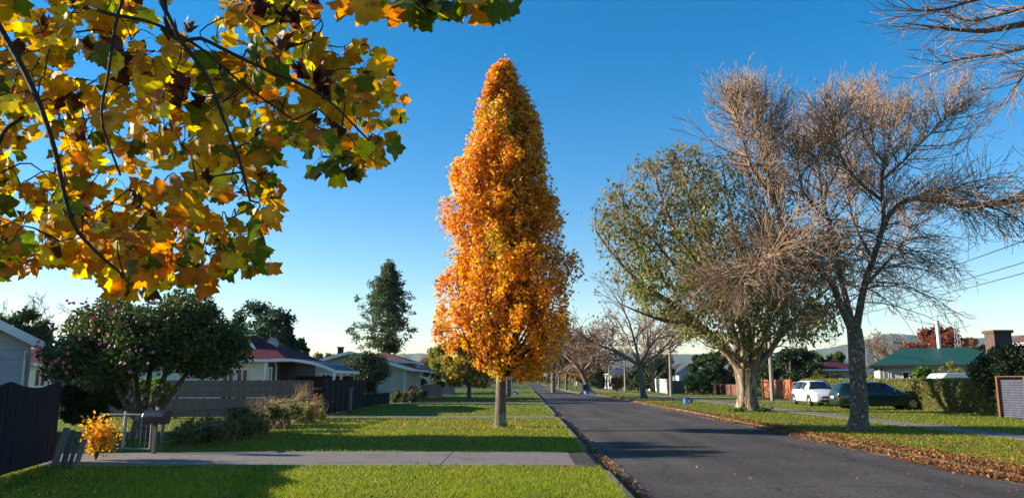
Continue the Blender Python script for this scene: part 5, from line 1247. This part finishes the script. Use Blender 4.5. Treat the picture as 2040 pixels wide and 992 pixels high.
# hedge
rng = np.random.default_rng(111); o = plant_root('hedge', 21.3, 45, 'long clipped hedge behind the green wagon', 'hedge')
n = 60000; L0, L1 = 33.6, 58; P = np.empty((n, 3)); P[:, 1] = rY(n, L0, L1)-45
s = rng.random(n); face = s < .62
P[:, 0] = np.where(face, -.6+np.abs(rng.normal(size=n))*.09, rng.uniform(-.6, .6, n)); P[:, 2] = np.where(face, rng.random(n)**.9*1.55, 1.52+rng.normal(size=n)*.035)
endm = rng.random(n) < .08; P[endm, 1] = L0-45+np.abs(rng.normal(size=endm.sum()))*.08; P[endm, 0] = rng.uniform(-.6, .6, endm.sum()); P[endm, 2] = rng.random(endm.sum())*1.55
P[:, 0] += .13*vnoise(P[:, 1], P[:, 2], 1.7, 4)+.05*vnoise(P[:, 1], P[:, 2]*2, 5, 4); P[:, 2] += .04*vnoise(P[:, 1], P[:, 0], 2, 1)*(P[:, 2] > 1.3)
leaf_obj('foliage', rng, P, .085, pal((.16,.17,.045, 4), (.22,.21,.06, 3), (.10,.12,.035, 3), (.28,.22,.09, 1)), M['leaf'], o, OVAL, normal=np.tile((-.6,-.3,.3), (n, 1)))
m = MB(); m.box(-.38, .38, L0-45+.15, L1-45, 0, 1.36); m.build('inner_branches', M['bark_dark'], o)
leafy('dark broad tree hiding the end of the hedge at the right edge', 21.3, 33.8, .5, zat(694, 33.8, 1990), 1.75, 112, pal((.018,.032,.012, 3), (.03,.05,.018, 2)), 30000, .10, 70, 'bush', 'tree', 'leaf_gloss', trunk=.1, cr=.34, ry=1.3)
leafy('low green growth at the hedge end beside the iron fence', 20.4, 33.2, .1, 1.2, .55, 113, MG, 4500, .08, 18, 'bush', 'bush', trunk=.03, ry=.6)
leafy('leafy bright green bush in front of the green roofed house', xat(1832, 47), 47, 1.0, zat(733, 47), 1.1, 114, pal((.12,.22,.03, 3), (.08,.15,.03, 2)), 2600, .16, 16, 'bush', 'bush', trunk=.05)
leafy('sparse shrub at the right end of the green roofed house', xat(1895, 48), 48, 1.2, zat(722, 48), .7, 115, YG, 700, .12, 10, 'bush', 'bush', trunk=.05)
leafy('clipped yellow green bush behind the white hatchback', xat(1628, 61), 61, .5, zat(735, 61)-.2, 1.15, 116, pal((.20,.19,.04, 3), (.14,.15,.03, 2), (.28,.17,.05, 1)), 6000, .12, 24, 'bush', 'bush', shape='round', cr=.42, trunk=.08)
leafy('dark bush right of the clipped yellow green bush', xat(1662, 60), 60, .4, zat(748, 60), 1.2, 117, DG, 4000, .13, 18, 'bush', 'bush', shape='round', cr=.42, trunk=.08)
for i, (px, Y, pt, w_, pl, lab) in enumerate(((1575, 72, 690, 3.0, DG, 'dense dark evergreen behind the red fence'), (1530, 80, 680, 3.4, DG, 'darker evergreen behind the power pole and red fence'), (1420, 92, 700, 3.2, DG, 'dark evergreen behind the brown fence'), (1640, 84, 700, 3.0, MG, 'mid green tree behind the maroon roofed house'), (1400, 84, 738, 1.6, pal((.06,.11,.02, 3), (.09,.15,.03, 2)), 'bright green bush at the left end of the brown fence'), (1378, 82, 742, 1.2, pal((.07,.13,.02, 1)), 'small leafy bush behind the low pale fence'), (1440, 100, 705, 2.6, AU, 'golden autumn tree behind the brown fence'), (1300, 104, 712, 3.4, DG, 'dark olive tree behind the cream wall'), (1270, 108, 722, 2.2, pal((.035,.07,.03, 1)), 'broad leaved dark shrub behind the leafless street tree'), (1243, 112, 742, 2.0, pal((.09,.10,.03, 2), (.16,.10,.04, 1)), 'rusty green bush at the wall end'), (1228, 100, 748, 1.2, BR, 'low rusty shrub down the right verge'), (1330, 130, 705, 4.0, BR, 'brown autumn tree beyond the white cottage'))):
    leafy(lab, xat(px, Y), Y, .5 if i > 3 and w_ < 2.3 else 1.2, zat(pt, Y)-.3, w_*(1.45 if i < 4 else 1), 130+i, pl, 9000 if i < 4 else 5500, .26 if w_ > 2 else .16, 24)
leafy('red crowned autumn tree beyond the green roof', xat(1865, 95, 660), 95, 3, zat(645, 95, 1865)-.6, 4.2, 150, RD, 14000, .28, 40, cr=.28)
leafy('orange brown autumn tree beside the red crowned one', xat(1925, 100, 680), 100, 3, zat(668, 100, 1925)-.6, 3.5, 151, BR, 8000, .28, 30, cr=.28)
bare('pale twiggy tree left of the white flue', xat(1765, 100, 690), 100, zat(655, 100, 1765), 1.15, 152, 'twig_brown', None, (5,5,4), .22, fork=5, leafy=1200, lp=BR)
leafy('narrow dark cypress down the street', xat(1189, 135, 720), 135, .5, zat(690, 135)-.3, 1.3, 153, DG, 5000, .3, 34, 'cypress', shape='cone', cr=.5)
leafy('golden conifer beside the narrow cypress', xat(1207, 140, 720), 140, .5, zat(708, 140)-.3, 2.4, 154, YG, 4000, .3, 24, 'cypress', shape='cone', cr=.3)
for i, (px, Y, pt, w_, pl, lab) in enumerate(((648, 150, 700, 5, MG, 'hazy round tree left of the sage house'), (905, 170, 712, 5, AU, 'far autumn tree above the brown bungalow'), (850, 160, 712, 3.5, BR, 'far brown tree beyond the white shed'), (1075, 210, 728, 5, BR, 'far brown tree where the road ends'), (1048, 260, 738, 5, MG, 'farthest green tree where the road vanishes'), (1020, 190, 735, 4, AU, 'far golden tree left of the road end'), (1150, 180, 725, 5, AU, 'golden brown tree far behind the right verge'), (760, 140, 722, 5, MG, 'green tree far behind the tan house'), (330, 90, 690, 6, MG, 'tree masked by the camellia far behind'), (30, 110, 690, 6, MG, 'tree masked by the left house'))):
    leafy(lab, xat(px, Y), Y, 1.2, zat(pt, Y)-.5, w_, 170+i, pl, 4500, .42, 22)
# far-off wood along the horizon
rg = np.random.default_rng(200); n = 60000; yy = rg.uniform(230, 420, n); k = 420; cx = rg.uniform(-330, 330, k); cy = 240+rg.random(k)*160; cr_ = rg.uniform(4, 8, k); ch = rg.uniform(3, 7.5, k)
C = np.stack([cx, cy, ch*.45], 1); Rr = np.stack([cr_, cr_, ch*.5], 1); near = np.abs(C[:, 0]-5) > 9; C = C[near]; Rr = Rr[near]
P, d = cloud(rg, C, Rr, n, 3); 
o = leaf_obj('far_wood', rg, P, 1.1, pal((.05,.07,.03, 3), (.16,.11,.05, 2), (.09,.09,.04, 2), (.20,.12,.05, 1)), M['leaf_dull'], None); tag(o, 'distant mixed trees massed along the horizon', 'wood', kind='stuff')

# ---------- bare branch reaching in at the upper right
rng = np.random.default_rng(301); RX, RY = 11.6, 10.5
o = plant_root('bare_tree', RX, RY, 'bare tree whose twigs reach in at the upper right corner', 'tree')
def W(px, py, Y):
    q = at(px, py, Y); return np.array((q.x-RX, q.y-RY, q.z))
tr_ = spline([(0,0,0), (.05,0,2.5), (0,.1,5)], 12); ps = [(tr_, np.linspace(.24,.16,12), 10)]
main = [([W(2250,80,10.4), W(2120,40,10.2), W(2030,50,10.0), W(1960,62,9.9), W(1890,58,9.8), W(1800,46,9.7)], .035), ([W(2250,100,10.4), W(2120,60,10.8), W(2040,95,11.0), W(1980,108,11.2), W(1915,118,11.4), W(1870,130,11.4)], .028),
        ([W(2200,-40,10), W(2060,-30,9.6), W(1950,-3,9.4), W(1880,18,9.2), W(1810,22,9.1)], .025), ([W(2200,130,10.5), W(2090,130,10.6), W(2040,150,10.6), W(2015,190,10.6)], .02),
        ([W(2200,50,10.5), W(2080,10,10.9), W(1995,28,11.2), W(1930,42,11.4), W(1880,22,11.4)], .022)]
for pts, r0 in main:
    ps.append((spline([tr_[-1]]+pts, 26), np.linspace(.09 if r0 > .03 else .06, .006, 26), 7))
make_twigs('trunk', ps, M['bark_grey'], o); tw = []; tips = []
for P, r, k_ in ps[1:]:
    for c in range(26):
        f = .28+.72*(c+rng.random())/26; i = min(int(f*25), 24); dd = norm(P[i+1]-P[i]); side = norm(np.cross(dd, rng.normal(size=3)))*np.array((1,1,.7)); a = R(rng.uniform(22, 45))
        grow(rng, tw, tips, P[i], dd*math.cos(a)+side*math.sin(a), rng.uniform(.35, .95), .009, 1, dict(n={1: 3}, ang={1: 32}, ratio={1: .5}, wander=.10, trop=(0, 0, .12), rmin=.0042, t0=.25))
make_twigs('branches', tw, M['twig'], o)

# ---------- tulip tree overhead, branches hanging in at the upper left
rng = np.random.default_rng(401); NX, NY = -3.6, -1.2
o = plant_root('tulip_tree', NX, NY, 'autumn tulip tree whose yellow green branches hang in at the upper left', 'tree')
def W(px, py, Y):
    q = at(px, py, Y); return np.array((q.x-NX, q.y-NY, q.z))
root_ = [np.array((0,0,-.05)), np.array((.05,0,1.5)), np.array((.1,.1,3.4)), np.array((.1,.2,6.0))]
ps = [(spline(root_, 16), np.interp(np.arange(16), [0,1,15], [.36,.27,.16]), 14)]
hub = np.array((1.2, 1.6, 4.6)); ps.append((spline([(.1,.1,3.6), (.6,.7,4.2), hub, (2.2, 2.6, 4.4), (3.2,3.2,4.35)], 14), np.linspace(.10,.025,14), 8))
# (pixel, pixel, depth) chains
ch = [([(-90,-120,3.0),(-25,10,2.8),(60,165,2.8),(105,285,2.8),(140,430,2.85),(180,490,2.9),(245,548,3.0)], .013, .005),
      ([(300,-140,2.9),(240,10,2.8),(215,150,2.8),(203,240,2.8),(240,350,2.85)], .007, .004),
      ([(240,-120,2.8),(315,-5,2.8),(360,80,2.8),(410,150,2.85),(450,250,2.9),(480,330,2.95),(498,400,3.0)], .010, .005),
      ([(100,-60,2.9),(190,18,2.9),(300,45,2.9),(390,90,2.95),(480,165,3.0),(585,240,3.1)], .009, .004),
      ([(330,30,2.9),(410,80,2.9),(520,135,2.95),(640,190,3.0),(735,280,3.0)], .009, .004),
      ([(560,-200,3.2),(600,-60,3.2),(560,30,3.2),(520,60,3.25),(560,95,3.3),(625,80,3.3)], .012, .004),
      ([(620,-220,3.0),(760,-80,3.0),(900,-25,3.05),(1015,-5,3.1)], .012, .004),
      ([(-300,-60,3.0),(-160,60,3.1),(-60,150,3.2),(10,130,3.3)], .018, .005),
      ([(-60,260,3.0),(20,250,3.0),(75,205,3.1)], .012, .006),
      ([(-420,-40,3.3),(-330,150,3.3),(-220,330,3.4),(-100,440,3.5),(30,520,3.6)], .018, .005)]
cp_ = []
for pts, r0, r1 in ch:
    P = [W(*p) for p in pts]; j = ps[1][0][min(13, 4+int(rng.integers(0, 8)))]
    P = spline([j, (j+P[0])/2+np.array((0,0,.15))]+P, 30); ps.append((P, np.concatenate([np.linspace(r0*1.6, r0*1.1, 10), np.linspace(r0, r1, 20)]), 6)); cp_.append(P)
make_twigs('trunk', ps, M['bark_dark'], o)
CP = np.concatenate([P[8:] for P in cp_])
poly = [(-500,-60),(300,-60),(318,60),(420,78),(418,-60),(640,-60),(655,60),(640,95),(735,90),(775,165),(800,225),(770,275),(765,320),(735,345),(690,355),(640,345),(590,322),(560,300),(525,300),(545,365),(570,410),(568,445),(530,480),(535,560),(505,545),(455,560),(400,545),(350,572),(300,590),(235,588),(170,560),(120,530),(60,505),(20,540),(-60,560),(-500,500)]  # outline runs past the left edge: unseen leaves added to shade the rest
holes = [(375,20,62,48),(165,150,28,26),(590,205,10,10),(235,260,14,14),(345,350,40,24),(230,385,16,20),(60,330,26,30),(455,420,30,18),(640,30,12,40),(300,60,22,16)]
cen_ = []
tries = 0
while len(cen_) < 620 and tries < 60000:
    tries += 1; px = rng.uniform(-460, 810); py = rng.uniform(-60, 580)
    if not inpoly(px, py, poly): continue
    if any(((px-hx)/(hw+12))**2+((py-hy)/(hh+12))**2 < 1 for hx, hy, hw, hh in holes): continue
    Y = rng.uniform(2.95, 4.6)
    if any((px-a)**2+(py-b)**2 < 21**2 for a, b, c in cen_) : continue
    cen_.append((px, py, Y))
for px, py, Y in ((735,0,3.0),(770,15,3.05),(810,5,3.0),(850,25,3.05),(890,0,3.0),(925,15,3.1),(965,10,3.0),(1005,0,3.05),(830,-20,3.1),(945,-15,3.1),(690,-30,3.1),(780,-40,3.0),(1000,-30,3.1)): cen_.append((px, py, Y))
cen_.sort(key=lambda q: ((CP-W(q[0], q[1], q[2]))**2).sum(1).min())
tw = []; LP = []; LN = []; LT = []; LS = []; LC = []; BP = []; DP = []
Pn = lambda *a: np.array(a)
for px, py, Y in cen_:
    c = W(px, py-14, Y); j = CP[np.argmin(((CP-c)**2).sum(1))]
    mid = (j+c)/2 + np.array((0,0,.04)) + rng.normal(size=3)*.035; sp_ = spline([j, mid, c], 7); tw.append((sp_, np.linspace(.0045, .0018, 7), 4)); CP = np.concatenate([CP, sp_[3:]])
    k = rng.integers(3, 6) if px < 690 else rng.integers(3, 5)
    near_edge = px > 560 or py > 480
    for q in range(k):
        pet = rnd_dir(rng, 1)[0]*np.array((1,1,.7)); pet[2] -= .25; pet = norm(pet)*rng.uniform(.03, .085); b = c + pet
        tw.append((np.array([c+rng.normal(size=3)*.01, c+pet*.5+np.array((0,0,.008)), b]), np.array([.0014,.0012,.0011]), 3))
        LP.append(b); t = norm(np.array((rng.normal()*.55+.15, rng.normal()*.45, -1.0+.5*rng.normal()*.6))); LT.append(t)
        nrm = norm(np.array((rng.normal()*.6, -1+.3*rng.normal(), rng.normal()*.45))); LN.append(nrm); LS.append(rng.uniform(.06, .115)*(1.25 if px > 690 and py < 60 else 1))
        u = rng.random(); gy = np.clip((py-50)/500, 0, 1)
        green = .12 + (.34 if px > 500 and py > 240 else 0) + (.10 if 300 < px < 460 and py > 300 else 0) + (.38 if px > 690 and py < 60 else 0)
        if u < green: base = Pn(.10,.145,.018)
        elif u < green+.06: base = Pn(.07,.03,.018)
        elif u < green+.06+.26: base = Pn(.52,.28,.02)
        elif u < green+.06+.30+(.12+.25*gy*(py > 440)): base = Pn(.52,.19,.02)
        elif u < .86: base = Pn(.56,.36,.022)
        else: base = Pn(.68,.55,.03)
        if u >= green and u < green+.06: LS[-1] *= .8
        LC.append(base*(.75+.5*rng.random())); BP.append(1 if green <= u < green+.06 else 0)
# the dark dried cluster near the top
for px, py in ((535,20),(560,50),(600,35),(630,15),(560,105),(610,135),(625,165),(250,110),(283,130),(380,185),(365,60),(125,200),(640,180),(505,15)):
    for q in range(2):
        b = W(px+rng.normal()*8, py-12+rng.normal()*8, 3.25); j = CP[np.argmin(((CP-b)**2).sum(1))]; tw.append((spline([j, (j+b)/2, b], 5), np.linspace(.003,.0014,5), 3))
        LP.append(b); LT.append(norm(np.array((rng.normal()*.25, rng.normal()*.2, -1)))); LN.append(norm(np.array((rng.normal(), -1, 0)))); LS.append(rng.uniform(.07,.11)); LC.append(Pn(.09,.038,.026)*(.7+.6*rng.random())); BP.append(1)
make_twigs('branches', tw, M['bark_dark'], o)
LP, LN, LT, LS, LC, BP = map(np.array, (LP, LN, LT, LS, LC, BP)); n = len(LP)
cu = np.stack([rng.normal(size=n)*.5-.2, -.25+.35*rng.normal(size=n), rng.normal(size=n)*.18+.12, .85+.25*rng.random(n)], 1)
cu[BP > 0] = np.stack([np.full((BP > 0).sum(), 2.2), rng.normal(size=(BP > 0).sum())*.5, np.full((BP > 0).sum(), .8), np.full((BP > 0).sum(), .5)], 1)
V, F_, k = leaves(LP, LN, LT, LS, TULIP, cu)
Vc = np.repeat(LC[:, None], k, 1); tint = 1+.25*rng.normal(size=(n, k, 1))*.5; edgeb = np.ones((k, 1)); edgeb[3:] = .92; edgeb[0:3] = 1.12
Vc = np.clip(Vc*np.clip(tint, .6, 1.4)*edgeb[None], .005, .9).reshape(-1, 3)
mesh_np('crown', V, F_, M['leaf_near'], o, Vc, smooth=False)
print('near leaves', n)
